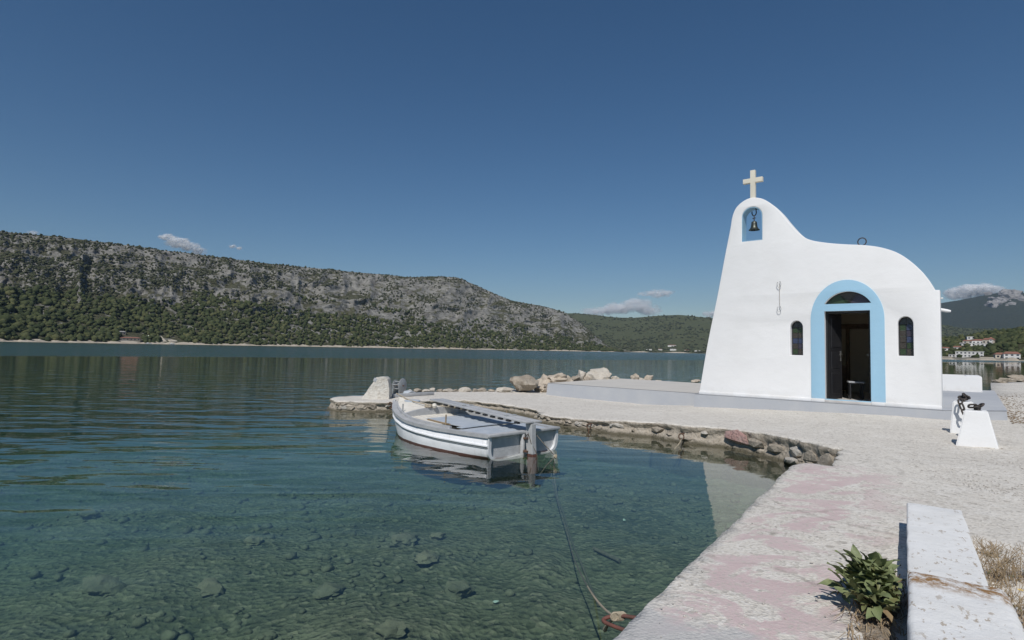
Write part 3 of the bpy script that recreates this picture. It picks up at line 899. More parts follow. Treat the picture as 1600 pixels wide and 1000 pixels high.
# ------------------------------------------------------------------ haze over the bay
t = NT('haze_air')
pv = t.new('ShaderNodeVolumePrincipled')
pv.inputs['Color'].default_value = (0.55, 0.74, 1.0, 1)
pv.inputs['Density'].default_value = 3.8e-5
pv.inputs['Anisotropy'].default_value = 0.1
t.link(pv.outputs[0], t.out.inputs['Volume'])
hz = obj('haze', [(x * 10500, y * 10500, z) for z in (-16.2, 960.0) for x, y in ((-1, -1), (1, -1), (1, 1), (-1, 1))],
         [(3, 2, 1, 0), (4, 5, 6, 7), (0, 1, 5, 4), (1, 2, 6, 5), (2, 3, 7, 6), (3, 0, 4, 7)], 'haze_air')
tag(hz, kind='stuff')

# ------------------------------------------------------------------ terrace the chapel stands on
def lp(px, py, z): return loc(P(px, py, z))
tl = lp(861, 598.5, ZP); tm = lp(1088, 614.5, ZP)
rf = lp(1573, 641.5, ZP); rb = lp(1534, 614, ZP)
# (x, y) in the chapel frame
low = [(-10.62, tl[1]), (-5.42, 0.2), (-5.42, 5.2), (-10.9, 5.6)]
main = [(-5.30, -0.16), (0.06, -0.13), (rf[0], rf[1]), (rb[0] + 0.3, rb[1] + 2.2), (-5.30, 6.2)]
ter = thing('terrace', None, None, (B0.x, B0.y, 0), RZ)
del_keys = [k for k in ter.keys()]
tag(ter, kind='structure')
def slab(name, poly, z0, z1, flare, mtop, mside):
    """block with painted sides and a paler top, foot splayed by flare"""
    n = len(poly)
    c = Vector((sum(p[0] for p in poly) / n, sum(p[1] for p in poly) / n))
    bm = bmesh.new()
    ring = []
    for k, (zz, ex) in enumerate(((z0, flare), (z1 - 0.012, 0.0), (z1, -0.012))):
        r = []
        for p in poly:
            d = Vector(p) - c
            q = Vector(p) + Vector((math.copysign(ex, d.x) * (0.2 if p is poly[1] and len(poly) > 4 else 1), math.copysign(ex, d.y)))
            r.append(bm.verts.new((q.x, q.y, zz)))
        ring.append(r)
    side = []
    for k in range(2):
        for i in range(n):
            j = (i + 1) % n
            side.append(bm.faces.new((ring[k][i], ring[k][j], ring[k + 1][j], ring[k + 1][i])))
    top = bm.faces.new(ring[2]); top.material_index = 1
    bot = bm.faces.new(ring[0][::-1])
    bmesh.ops.recalc_face_normals(bm, faces=bm.faces[:])
    o = bm_obj(name, bm, mside, ter)
    o.data.materials.append(MATS[mtop])
    return o
slab('low_terrace', low, 0.02, ZP - 0.004, 0.05, 'terrace_top', 'grey_paint')
slab('chapel_plinth', main, 0.05, ZP, 0.04, 'grey_paint', 'grey_paint')

# ------------------------------------------------------------------ chapel
ch = thing('chapel', 'small whitewashed chapel with a bell wall, cross and blue-framed door', 'chapel', (B0.x, B0.y, ZP), RZ)
TH = 0.34
out_pts = [(5.26, 0.0), (5.02, 1.39), (4.77, 2.59), (4.56, 3.7), (4.42, 4.4), (4.37, 4.70), (4.27, 4.94), (4.07, 5.10), (3.86, 5.15), (3.62, 5.09), (3.39, 4.92), (3.16, 4.66), (2.94, 4.34), (2.72, 4.06), (2.51, 3.90), (2.16, 3.79), (1.76, 3.71), (1.38, 3.65), (1.07, 3.57), (0.77, 3.43), (0.53, 3.23), (0.31, 2.97), (0.18, 2.76), (0.09, 2.57)]
curve = catmull([(-a, z, 0) for a, z in out_pts], 5)
prof = [(p.x, p.y) for p in curve] + [(-0.085, 2.545), (0.0, 2.54), (0.0, -0.03), (-5.265, -0.03)]
def arch_loop(a0, a1, z0, spring, top, n=18):
    c, r = (a0 + a1) / 2, (a1 - a0) / 2
    return [(-a0, z0)] + [(-(c - r * math.cos(PI * k / n)), spring + (top - spring) * math.sin(PI * k / n)) for k in range(n + 1)] + [(-a1, z0)]
def seg_loop(a0, a1, z0, top, n=18):
    c, w, h = (a0 + a1) / 2, (a1 - a0) / 2, top - z0
    R = (w * w + h * h) / (2 * h); zc = top - R; th = math.asin(min(1, w / R))
    return [(-(c + R * math.sin(-th + 2 * th * k / n)), zc + R * math.cos(-th + 2 * th * k / n)) for k in range(n + 1)]
door_l = [(-1.27, 0.0), (-2.21, 0.0), (-2.21, 2.15), (-1.27, 2.15)]
fan_l = seg_loop(1.25, 2.21, 2.31, 2.60)
win_r = arch_loop(0.475, 0.755, 1.12, 1.82, 1.985)
win_l = arch_loop(2.68, 2.96, 1.09, 1.77, 1.93)
nich = arch_loop(3.61, 4.12, 4.02, 4.66, 4.91)
shape('facade_wall', [prof, door_l, fan_l, win_r, win_l, nich], 0.0, TH, 'whitewash', ch, 0.018, 50)
# painted reveal of the bell opening: a thin lining just inside the hole
def lining(name, loop, y0, y1, mat, parent, inset=0.004):
    v, f = [], []
    c = Vector((sum(p[0] for p in loop) / len(loop), sum(p[1] for p in loop) / len(loop)))
    n = len(loop)
    for y in (y0, y1):
        for ins in (inset, inset + 0.012):
            for p in loop:
                d = (c - Vector(p)).normalized() * ins
                v.append((p[0] + d.x, y, p[1] + d.y))
    for i in range(n):
        j = (i + 1) % n
        for a, b in ((1, 3), (3, 2), (2, 0), (0, 1)):
            f.append((a * n + i, b * n + i, b * n + j, a * n + j))
    return obj(name, v, f, mat, parent, sharp=40)
lining('bell_niche_lining', nich, 0.012, TH - 0.01, 'blue_paint', ch)
# door surround
sur = arch_loop(1.0, 2.5, 0.075, 1.95, 2.87, 30)
shape('door_surround', [sur, [(-1.272, 0.05), (-2.208, 0.05), (-2.208, 2.148), (-1.272, 2.148)], seg_loop(1.252, 2.208, 2.312, 2.598)], -0.014, 0.018, 'blue_paint', ch, 0.003)
# skirting and step
for a0, a1 in ((0.0, 1.0), (2.5, 5.25)):
    box('skirting', (-(a0 + a1) / 2, -0.012, 0.037), (a1 - a0, 0.026, 0.074), 'whitewash', ch, bevel=0.008)
for a0, a1 in ((1.0, 1.27), (2.21, 2.5)):
    box('skirting', (-(a0 + a1) / 2, -0.016, 0.037), (a1 - a0, 0.034, 0.074), 'whitewash', ch, bevel=0.008)
box('threshold', (-1.74, 0.13, 0.027), (0.938, 0.33, 0.054), 'marble', ch, bevel=0.006)
# door frame and two leaves, the left one ajar, the right one folded back inside
fr = shape('door_frame', [[(-1.272, 0.054), (-2.208, 0.054), (-2.208, 2.148), (-1.272, 2.148)], [(-1.31, 0.054), (-2.17, 0.054), (-2.17, 2.10), (-1.31, 2.10)]], 0.16, 0.06, 'black_metal', ch, 0.003)
def leaf(hinge_x, sgn, ang):
    L = bpy.data.objects.new('pivot', None)
    w, h = 0.43, 2.03
    M = Matrix.Translation((hinge_x, 0.2, 0.066)) @ Matrix.Rotation(ang, 4, 'Z')
    def bx(name, c, s, mat, parent, bev=0.004):
        bm = bmesh.new(); bmesh.ops.create_cube(bm, size=1)
        for v in bm.verts: v.co = Vector((v.co.x * s[0], v.co.y * s[1], v.co.z * s[2]))
        bmesh.ops.bevel(bm, geom=bm.edges[:], offset=bev, segments=1, affect='EDGES')
        bm.transform(M @ Matrix.Translation((c[0] * sgn, c[1], c[2])))
        return bm_obj(name, bm, mat, parent)
    bpy.data.objects.remove(L)
    d = bx('door', (w / 2, 0, h / 2), (w, 0.035, h), 'black_metal', ch)
    for z0, z1 in ((0.12, 0.62), (0.72, 1.12), (1.22, 1.92)):
        bx('panel', (w / 2, -0.019, (z0 + z1) / 2), (w - 0.14, 0.016, z1 - z0), 'black_metal', d, 0.007)
    bx('lock_plate', (w - 0.05, -0.024, 1.02), (0.05, 0.014, 0.24), 'steel', d, 0.002)
    v, f = tube_geo([M @ Vector((sgn * (w - 0.05), -0.03, 1.06)), M @ Vector((sgn * (w - 0.05), -0.07, 1.06)), M @ Vector((sgn * (w - 0.15), -0.075, 1.06))], 0.010, 8)
    obj('handle', v, f, 'steel', d, sharp=50)
    return d
leaf(-2.165, 1, rad(62))
leaf(-1.315, -1, rad(-86))

# fanlight of coloured wedges
def glazed(parent, name, frame_loop, inner_loop, y, mat='black_metal'):
    return shape(name, [frame_loop, inner_loop], y, 0.03, mat, parent, 0.002)
fan = glazed(ch, 'fanlight', seg_loop(1.253, 2.207, 2.313, 2.597), seg_loop(1.29, 2.17, 2.327, 2.577), 0.13)
arc = seg_loop(1.29, 2.17, 2.327, 2.577, 24)
cols = ['glass_green', 'glass_brown', 'glass_violet']
for k in range(3):
    a = arc[k * 8:k * 8 + 9]
    b = (-1.73 + (k - 1) * 0.10, 2.327)
    lo = [(-1.73 + (k - 1.5) * 0.10, 2.328), (-1.73 + (k - 0.5) * 0.10, 2.328)]
    if k == 0: lo = [(-1.73 + -1.5 * 0 - 0.05, 2.328)]
    if k == 2: lo = [(-1.73 + 0.05, 2.328)]
    pts_ = a + (lo[::-1] if a[0][0] < a[-1][0] else lo)
    shape('pane', [pts_], 0.14, 0.008, cols[k] if arc[0][0] < arc[-1][0] else cols[2 - k], fan)
# two arched windows with coloured panes
def window(a0, a1, z0, spring, top, palette):
    fl = arch_loop(a0, a1, z0, spring, top)
    il = arch_loop(a0 + 0.02, a1 - 0.02, z0 + 0.02, spring, top - 0.02)
    w = shape('window', [fl, il], 0.15, 0.03, 'black_metal', ch, 0.002)
    c = (a0 + a1) / 2
    box('glazing_bar', (-c, 0.165, (z0 + top) / 2), (0.018, 0.024, top - z0 - 0.04), 'black_metal', w)
    nrow = 6
    hs = (spring - z0 - 0.02) / 5.0
    for r_ in range(nrow):
        za = z0 + 0.02 + r_ * hs
        for s_ in (0, 1):
            x0, x1 = (a0 + 0.02, c - 0.009) if s_ else (c + 0.009, a1 - 0.02)
            m_ = palette[(r_ * 2 + s_) % len(palette)]
            if r_ < 5:
                lpn = [(-x0, za + 0.004), (-x1, za + 0.004), (-x1, za + hs - 0.004), (-x0, za + hs - 0.004)]
            else:
                full = arch_loop(a0 + 0.02, a1 - 0.02, spring, spring + 0.001, top - 0.02, 16)[1:-1]
                seg = [p for p in full if (-p[0] <= c - 0.009) == bool(s_) and abs(-p[0] - c) >= 0.008]
                xin = c - 0.009 if s_ else c + 0.009
                lpn = seg + [(-xin, spring + 0.004)] if not s_ else [(-xin, spring + 0.004)] + seg
                zt_ = max(p[1] for p in seg)
                lpn = (seg + [(-xin, zt_), (-xin, spring + 0.004)]) if s_ else ([(-xin, spring + 0.004), (-xin, zt_)] + seg)
            shape('pane', [lpn], 0.160, 0.008, m_, w)
    return w
pal_r = ['glass_green', 'glass_brown', 'glass_brown', 'glass_green', 'glass_brown', 'glass_blue', 'glass_brown', 'glass_violet', 'glass_green', 'glass_blue', 'glass_dark', 'glass_dark']
window(0.477, 0.753, 1.122, 1.82, 1.983, pal_r)
pal_l = ['glass_green', 'glass_brown', 'glass_brown', 'glass_violet', 'glass_blue', 'glass_blue', 'glass_brown', 'glass_brown', 'glass_green', 'glass_green', 'glass_dark', 'glass_dark']
window(2.682, 2.958, 1.092, 1.77, 1.928, pal_l)

# nave behind the facade: side walls, vault, back wall with a small window, floor
NX0, NX1, ND = -3.45, -0.40, 4.7
def vault(xa, xb, spring, rise, n=20):
    c, r = (xa + xb) / 2, (xb - xa) / 2
    return [(c + r * math.cos(PI * k / n), spring + rise * math.sin(PI * k / n)) for k in range(n + 1)]
ov = vault(NX0, NX1, 2.3, 1.2); iv = vault(NX0 + 0.22, NX1 - 0.22, 2.3, 1.0)
shape('nave_shell', [[(NX1, -0.03)] + ov + [(NX0, -0.03), (NX0 + 0.22, -0.03)] + iv[::-1] + [(NX1 - 0.22, -0.03)]], TH - 0.015, ND - TH, 'whitewash', ch)
shape('nave_lining', [[(NX1 - 0.222, 0.0)] + vault(NX0 + 0.222, NX1 - 0.222, 2.3, 0.998) + [(NX0 + 0.222, 0.0), (NX0 + 0.25, 0.0)] + vault(NX0 + 0.25, NX1 - 0.25, 2.3, 0.97)[::-1] + [(NX1 - 0.25, 0.0)]], TH + 0.005, ND - TH - 0.3, 'interior', ch)
bw = arch_loop(1.05, 1.33, 1.35, 1.85, 2.0)
shape('back_wall', [[(NX1, -0.03)] + ov + [(NX0, -0.03)], bw], ND - 0.014, 0.24, 'whitewash', ch)
shape('back_lining', [[(NX1 - 0.255, 0.0)] + vault(NX0 + 0.255, NX1 - 0.255, 2.3, 0.965) + [(NX0 + 0.255, 0.0)], bw], ND - 0.1, 0.07, 'interior', ch)
bwin = shape('back_window', [arch_loop(1.05, 1.33, 1.35, 1.85, 2.0), arch_loop(1.07, 1.31, 1.37, 1.85, 1.98)], ND + 0.08, 0.03, 'black_metal', ch)
for zz in (1.51, 1.67, 1.83): box('glazing_bar', (-1.19, ND + 0.095, zz), (0.24, 0.02, 0.014), 'black_metal', bwin)
box('floor', ((NX0 + NX1) / 2, (ND + TH) / 2, 0.012), (NX1 - NX0 - 0.46, ND - TH - 0.02, 0.03), 'marble', ch)

# cross, roof hook, wall hooks with bell rope, bracket on the side
cz, cx = 5.13, -3.88
cr = shape('cross', [[(cx - 0.06, cz - 0.05), (cx + 0.06, cz - 0.05), (cx + 0.06, cz + 0.45), (cx + 0.245, cz + 0.45), (cx + 0.245, cz + 0.57), (cx + 0.06, cz + 0.57), (cx + 0.06, cz + 0.78), (cx - 0.06, cz + 0.78), (cx - 0.06, cz + 0.57), (cx - 0.245, cz + 0.57), (cx - 0.245, cz + 0.45), (cx - 0.06, cz + 0.45)]], 0.11, 0.11, 'cross_paint', ch, 0.006)
rp = [Vector((-1.44 + 0.085 * math.sin(a) * (1.0 if math.cos(a) > -0.8 else 0.6), 0.17, 3.76 + 0.09 * math.cos(a))) for a in np.linspace(-2.7, 2.7, 22)]
rp = [Vector((-1.49, 0.17, 3.60))] + rp + [Vector((-1.39, 0.17, 3.60))]
tube('roof_ring', rp, 0.013, 'iron_dark', ch)
for zz in (2.90, 2.28):
    pts_ = [Vector((-3.18, 0.01, zz + 0.02)), Vector((-3.18, -0.05, zz + 0.02))]
    for a in np.linspace(0.3, 2 * PI - 0.5, 16):
        pts_.append(Vector((-3.20 + 0.045 * math.sin(a), -0.055, zz - 0.055 + 0.07 * math.cos(a))))
    tube('wall_hook', pts_, 0.0065, 'galvanised', ch, 6)
tube('bell_rope', [Vector((-3.185, -0.055, 2.85 - k * 0.09)) for k in range(7)], 0.004, 'rope_pale', ch, 5)
# white strip light on a bracket at the side wall
lm = tube('side_lamp', [Vector((-0.30, 0.52, 2.20)), Vector((-0.1, 0.52, 2.17)), Vector((0.10, 0.52, 2.12)), Vector((0.16, 0.52, 2.11))], lambda s: 0.022 + 0.018 * math.sin(PI * min(1, s * 1.05)), 'whitewash', ch, 10)
tube('bracket', [Vector((-0.42, 0.52, 2.30)), Vector((-0.30, 0.52, 2.26)), Vector((-0.22, 0.52, 2.19))], 0.012, 'galvanised', lm, 6)
tube('insulator', [Vector((-0.42, 0.5, 2.40)), Vector((0.03, 0.5, 2.40))], 0.016, 'whitewash', ch, 8)

# bell hanging in the opening
bell_p = B0 + (-dA) * (-3.855) + nD * 0.16
bell = thing('bell', 'dark bronze bell hanging in the blue-lined opening of the chapel', 'bell', (bell_p.x, bell_p.y, ZP + 4.36), RZ)
lathe('bell_body', [(0.0, 0.20), (0.03, 0.20), (0.055, 0.19), (0.068, 0.17), (0.073, 0.12), (0.08, 0.06), (0.095, 0.02), (0.118, -0.01), (0.137, -0.025), (0.137, -0.035), (0.125, -0.035), (0.105, -0.01), (0.07, 0.06), (0.06, 0.15), (0.0, 0.17)], 'bronze', bell, 24)
tube('clapper', [Vector((0, 0, 0.16)), Vector((0, 0, -0.02)), Vector((0, 0, -0.055))], lambda s: 0.006 + (0.016 if 0.4 < s else 0), 'iron_dark', bell, 8)
tube('hanger', [Vector((0, 0, 0.19)), Vector((0, 0, 0.24)), Vector((0, 0, 0.34))], 0.013, 'iron_dark', bell, 8)
tube('crosspiece', [Vector((-0.045, 0, 0.275)), Vector((0.045, 0, 0.285))], 0.011, 'iron_dark', bell, 8)
tube('shackle', [Vector((0.055 * math.sin(a), 0, 0.43 - 0.085 * math.cos(a))) for a in np.linspace(-2.0, 2.0, 14)] + [Vector((0.045, 0, 0.53))], 0.014, 'iron_dark', bell, 8)

# inside the chapel
st = thing('stool', 'small grey-topped stool just inside the open chapel door', 'stool', wor(-1.78, 1.25, ZP + 0.027), RZ + 0.3)
box('seat', (0, 0, 0.42), (0.34, 0.34, 0.04), 'grey_paint', st, bevel=0.01)
for sx_ in (-1, 1):
    for sy_ in (-1, 1): box('leg', (sx_ * 0.13, sy_ * 0.13, 0.2), (0.035, 0.035, 0.4), 'black_metal', st)
ic = thing('icon_stand', 'dark wooden icon stand in the dim chapel interior', 'stand', wor(-1.30, 2.4, ZP + 0.027), RZ - 0.2)
box('column', (0, 0, 0.5), (0.3, 0.28, 1.0), 'dark_wood', ic, bevel=0.02)
box('sloped_top', (0, -0.02, 1.08), (0.5, 0.42, 0.05), 'dark_wood', ic, rot=Matrix.Rotation(rad(24), 3, 'X'), bevel=0.01)
box('foot', (0, 0, 0.03), (0.44, 0.4, 0.06), 'dark_wood', ic, bevel=0.01)
sc_r = thing('wooden_screen', 'dark wooden screen with posts and a top rail across the chapel interior', 'screen', wor(-1.9, 3.3, ZP + 0.027), RZ)
for xx in (-0.95, -0.38, 0.62, 1.02): box('post', (xx, 0, 0.92), (0.09, 0.08, 1.84), 'dark_wood', sc_r, bevel=0.008)
box('top_rail', (0.03, 0, 1.9), (2.1, 0.1, 0.14), 'dark_wood', sc_r, bevel=0.01)
for x0, x1 in ((-0.95, -0.38), (0.62, 1.02)): box('panel', ((x0 + x1) / 2, 0, 0.45), (x1 - x0 - 0.09, 0.03, 0.7), 'dark_wood', sc_r, bevel=0.006)

# ------------------------------------------------------------------ white planter behind the chapel
pr0 = lp(1535, 613, ZP)
ph = 0.50
def wedge_planter():
    x1, y0 = pr0[0], pr0[1]
    x0, y1 = -1.6, y0 + 1.9
    o = [(x0, y0), (x1, y0), (x1 - 0.1, y1), (x0, y1)]
    i = [(x0 + 0.16, y0 + 0.2), (x1 - 0.42, y0 + 0.2), (x1 - 0.5, y1 - 0.2), (x0 + 0.16, y1 - 0.2)]
    pt = thing('planter', 'low white masonry planter box behind the right corner of the chapel', 'planter', (B0.x, B0.y, ZP), RZ)
    bm = bmesh.new()
    z1 = ph
    A = [bm.verts.new((p[0], p[1], -0.02)) for p in o]; Bv = [bm.verts.new((p[0], p[1], z1)) for p in o]
    Cv = [bm.verts.new((p[0], p[1], z1)) for p in i]; Dv = [bm.verts.new((p[0], p[1], z1 - 0.34)) for p in i]
    for R0, R1 in ((A, Bv), (Bv, Cv), (Cv, Dv)):
        for k in range(4):
            l = (k + 1) % 4
            bm.faces.new((R0[k], R0[l], R1[l], R1[k]))
    bmesh.ops.recalc_face_normals(bm, faces=bm.faces[:])
    bmesh.ops.bevel(bm, geom=[e for e in bm.edges if len(e.link_faces) == 2], offset=0.015, segments=2, affect='EDGES')
    bm_obj('walls', bm, 'whitewash', pt, sharp=40)
    bm = bmesh.new(); bm.faces.new([bm.verts.new((p[0], p[1], z1 - 0.30)) for p in i])
    bm_obj('earth', bm, 'soil', pt)
wedge_planter()

# ------------------------------------------------------------------ bollards and chain
def bollard(fl, frr, tl_, tr_, dep, label, hgt=None):
    a, b = P(*fl, 0.4), P(*frr, 0.4)
    ax = -dA.copy(); dp = nD.copy()
    w = 0.3
    while proj(a + ax * w)[0] < frr[0]: w += 0.005
    b = a + ax * w
    mid_ = (a + b) / 2
    dist = mid_.length
    # height from the top-left pixel: the top's front edge stands a little behind the foot's
    zt_ = EYE - (tl_[1] - (546 + (tl_[0] - 800) * 0.0187)) / F * (mid_.y + 0.12)
    h = zt_ - 0.4
    wt = (tr_[0] - tl_[0]) / F * (mid_.y + 0.1) * 1.0
    o = thing('bollard', label, 'bollard', (mid_.x, mid_.y, 0.38), math.atan2(ax.y, ax.x), 'white concrete bollards beside the chapel')
    cxm = ((tl_[0] + tr_[0]) / 2 - (fl[0] + frr[0]) / 2) / F * mid_.y + 0.025
    bm = bmesh.new()
    bs = [bm.verts.new(p) for p in ((-w / 2, 0, 0), (w / 2, 0, 0), (w / 2, dep, 0), (-w / 2, dep, 0))]
    ts = [bm.verts.new(p) for p in ((-wt / 2 + cxm, 0.045, h + 0.02), (wt / 2 + cxm, 0.045, h + 0.02), (wt / 2 + cxm, dep - 0.13, h + 0.02), (-wt / 2 + cxm, dep - 0.13, h + 0.02))]
    bm.faces.new(bs[::-1]); bm.faces.new(ts)
    for k in range(4):
        l = (k + 1) % 4
        bm.faces.new((bs[k], bs[l], ts[l], ts[k]))
    bmesh.ops.subdivide_edges(bm, edges=bm.edges[:], cuts=3, use_grid_fill=True)
    bmesh.ops.recalc_face_normals(bm, faces=bm.faces[:])
    for v in bm.verts:
        v.co += Vector((noise.noise(v.co * 3 + mid_), noise.noise(v.co * 3 + mid_ + Vector((9, 0, 0))), 0)) * 0.008
    bmesh.ops.bevel(bm, geom=[e for e in bm.edges if len(e.link_faces) == 2 and e.calc_face_angle(0) > 0.5], offset=0.014, segments=2, affect='EDGES')
    bm_obj('block', bm, 'whitewash', o, sharp=40)
    topc = mid_ + dp * (dep / 2 - 0.04) + ax * cxm
    fz = obj_me('footing', rock_geo((w * 0.62, dep * 0.62, 0.035), int(mid_.x * 100), 2, 6, 0.1), 'quay_concrete', o, sharp=40)
    fz.location = (0, dep / 2, 0.015)
    pv_ = tube('iron_pin', [Vector((cxm, dep / 2, h - 0.05)), Vector((cxm, dep / 2, h + 0.10))], 0.03, 'iron_dark', o, 10)
    return Vector((topc.x, topc.y, 0.4 + h)), ax, dp
t_near, bax, bdp = bollard((1493, 696), (1561, 700), (1510, 640.5), (1538, 641), 0.46, 'near white tapered concrete bollard with a lump of chain on top')
t_far, _, _ = bollard((1484, 677), (1543, 681), (1493, 627), (1517, 628), 0.46, 'far white tapered bollard, half hidden, with the chain hanging down its face')
def link_mesh(L=0.135, W=0.085, r=0.0145):
    pts_ = []
    h = L / 2 - W / 2
    for k in range(20):
        a = 2 * PI * k / 20
        x = (W / 2 - r) * math.cos(a); y = (W / 2 - r) * math.sin(a) + (h if math.sin(a) > 0 else -h)
        pts_.append(Vector((x, y, 0)))
    v, f = tube_geo(pts_, r, 8, True)
    me = bpy.data.meshes.new('link'); me.from_pydata([tuple(p) for p in v], [], f)
    me.materials.append(MATS['iron_dark']); me.polygons.foreach_set('use_smooth', [True] * len(f))
    return me
lm_ = link_mesh()
chn = thing('chain', 'heavy dark rusty iron chain hanging between the two white bollards', 'chain', (t_far.x, t_far.y, 0.4))
def put_link(p, d, roll):
    o = bpy.data.objects.new('link', lm_); COL.objects.link(o); o.parent = chn
    q_ = d.normalized().to_track_quat('Y', 'Z').to_matrix().to_4x4() @ Matrix.Rotation(roll, 4, 'Y')
    o.matrix_local = Matrix.Translation(Vector(p) - Vector((t_far.x, t_far.y, 0.4))) @ q_
# lump on the far bollard, a fall down its front face, then a sagging run to the near one
rr_ = random.Random(4)
for k in range(6):
    put_link(t_far + Vector((rr_.uniform(-.07, .05), rr_.uniform(-.06, .05), 0.03 + 0.017 * k)), Vector((rr_.uniform(-1, 1), rr_.uniform(-1, 1), rr_.uniform(-.4, .4))), rr_.uniform(0, 3))
for k in range(4):
    put_link(t_near + Vector((rr_.uniform(-.05, .05), rr_.uniform(-.05, .05), 0.025 + 0.018 * k)), Vector((rr_.uniform(-1, 1), rr_.uniform(-1, 1), rr_.uniform(-.3, .3))), rr_.uniform(0, 3))
c0 = t_far - bdp * 0.13 + Vector((0, 0, 0.035)); c1 = t_near + bdp * 0.12 + Vector((0, 0, 0.03))
dfar = math.hypot(t_far.x, t_far.y) - 0.30
c0 = at_dist(1500, 621, dfar + 0.1)
path = catmull([c0, at_dist(1501, 630, dfar), at_dist(1506, 643, dfar - 0.02), at_dist(1512, 655, dfar - 0.08), c0 * 0.74 + c1 * 0.26 + Vector((0, 0, -0.34)), c0 * 0.5 + c1 * 0.5 + Vector((0, 0, -0.40)), c0 * 0.22 + c1 * 0.78 + Vector((0, 0, -0.27)), c1 + bdp * 0.06 + Vector((0, 0, -0.08)), c1], 24)
acc = 0.0; cnt = 0; last = path[0]; step_ = 0.096
for i in range(1, len(path)):
    acc += (path[i] - last).length; last = path[i]
    if acc >= step_:
        acc = 0.0
        put_link(path[i], path[i] - path[i - 3], (cnt % 2) * PI / 2 + 0.4); cnt += 1

# ------------------------------------------------------------------ stones showing in the cove wall (parts of the quay)
far_edge = [G(*p) for p in cove[1:13]]
fe_len = [0.0]
for a, b in zip(far_edge, far_edge[1:]): fe_len.append(fe_len[-1] + (b - a).to_2d().length)
def fe_at(s_):
    for k in range(len(far_edge) - 1):
        if s_ <= fe_len[k + 1] or k == len(far_edge) - 2:
            f_ = (s_ - fe_len[k]) / (fe_len[k + 1] - fe_len[k])
            p = far_edge[k].lerp(far_edge[k + 1], f_)
            d = (far_edge[k + 1] - far_edge[k]).to_2d().normalized()
            return p, Vector((d.x, d.y, 0)), Vector((-d.y, d.x, 0))
def stone_at(s_, zf, size, seed, mat, outw=0.05, name='stone'):
    p, d, n_ = fe_at(s_)
    if n_.y > 0: n_ = -n_                       # out of the wall, towards the cove
    c = p + n_ * outw
    o = rock(name, (c.x, c.y, p.z * zf), size, seed, mat, quay, 1, math.atan2(d.y, d.x), 0.10)
    return o
rs = random.Random(8)
s_ = 0.06
k = 0
while s_ < 2.05:                                  # large squared stones under the lip at the right end
    w = rs.uniform(0.17, 0.27)
    stone_at(s_ + w, 0.46, (w * 0.98, 0.10, rs.uniform(0.095, 0.115)), 100 + k, ['wall_stone', 'wall_stone', 'wall_stone_light', 'wall_stone'][k % 4], 0.012)
    s_ += w * 1.95; k += 1
pk_ = stone_at(2.30, 0.60, (0.36, 0.07, 0.13), 77, 'wall_stone_pink', 0.045)
pk_['label'] = 'pink painted block in the cove wall'
stone_at(0.95, 0.14, (0.14, 0.10, 0.06), 311, 'wall_stone_light', 0.13)
for i in range(36):                              # smaller rubble set in mortar further along
    q_ = rs.uniform(0.3, fe_len[-1] - 0.3)
    if q_ < 2.7:
        zf, sz = rs.uniform(0.0, 0.2), rs.uniform(0.05, 0.11)
    else:
        zf, sz = rs.uniform(0.05, 0.75), rs.uniform(0.05, 0.12)
    stone_at(q_, zf, (sz * rs.uniform(1.0, 1.7), 0.07, sz * rs.uniform(0.5, 0.75)), 400 + i, rs.choice(['wall_stone', 'wall_stone', 'wall_stone_light', 'quay_side']), rs.uniform(-0.02, 0.02) + 0.10 * (0.45 - zf if zf < 0.45 else 0))
# rubble in the pier's face
tip = [G(*p) for p in cove[17:22]]
for i in range(18):
    a, b = rs.choice(list(zip(tip, tip[1:])))
    p = a.lerp(b, rs.random())
    d = (b - a).to_2d().normalized(); n_ = Vector((-d.y, d.x, 0)); n_ = -n_ if n_.y > 0 else n_
    sz = rs.uniform(0.05, 0.12)
    rock('stone', p + n_ * 0.02 + Vector((0, 0, -rs.uniform(0.06, 0.24))), (sz * 1.5, 0.07, sz * 0.7), 600 + i, rs.choice(['wall_stone', 'wall_stone_light', 'quay_side']), quay, 1, math.atan2(d.y, d.x))

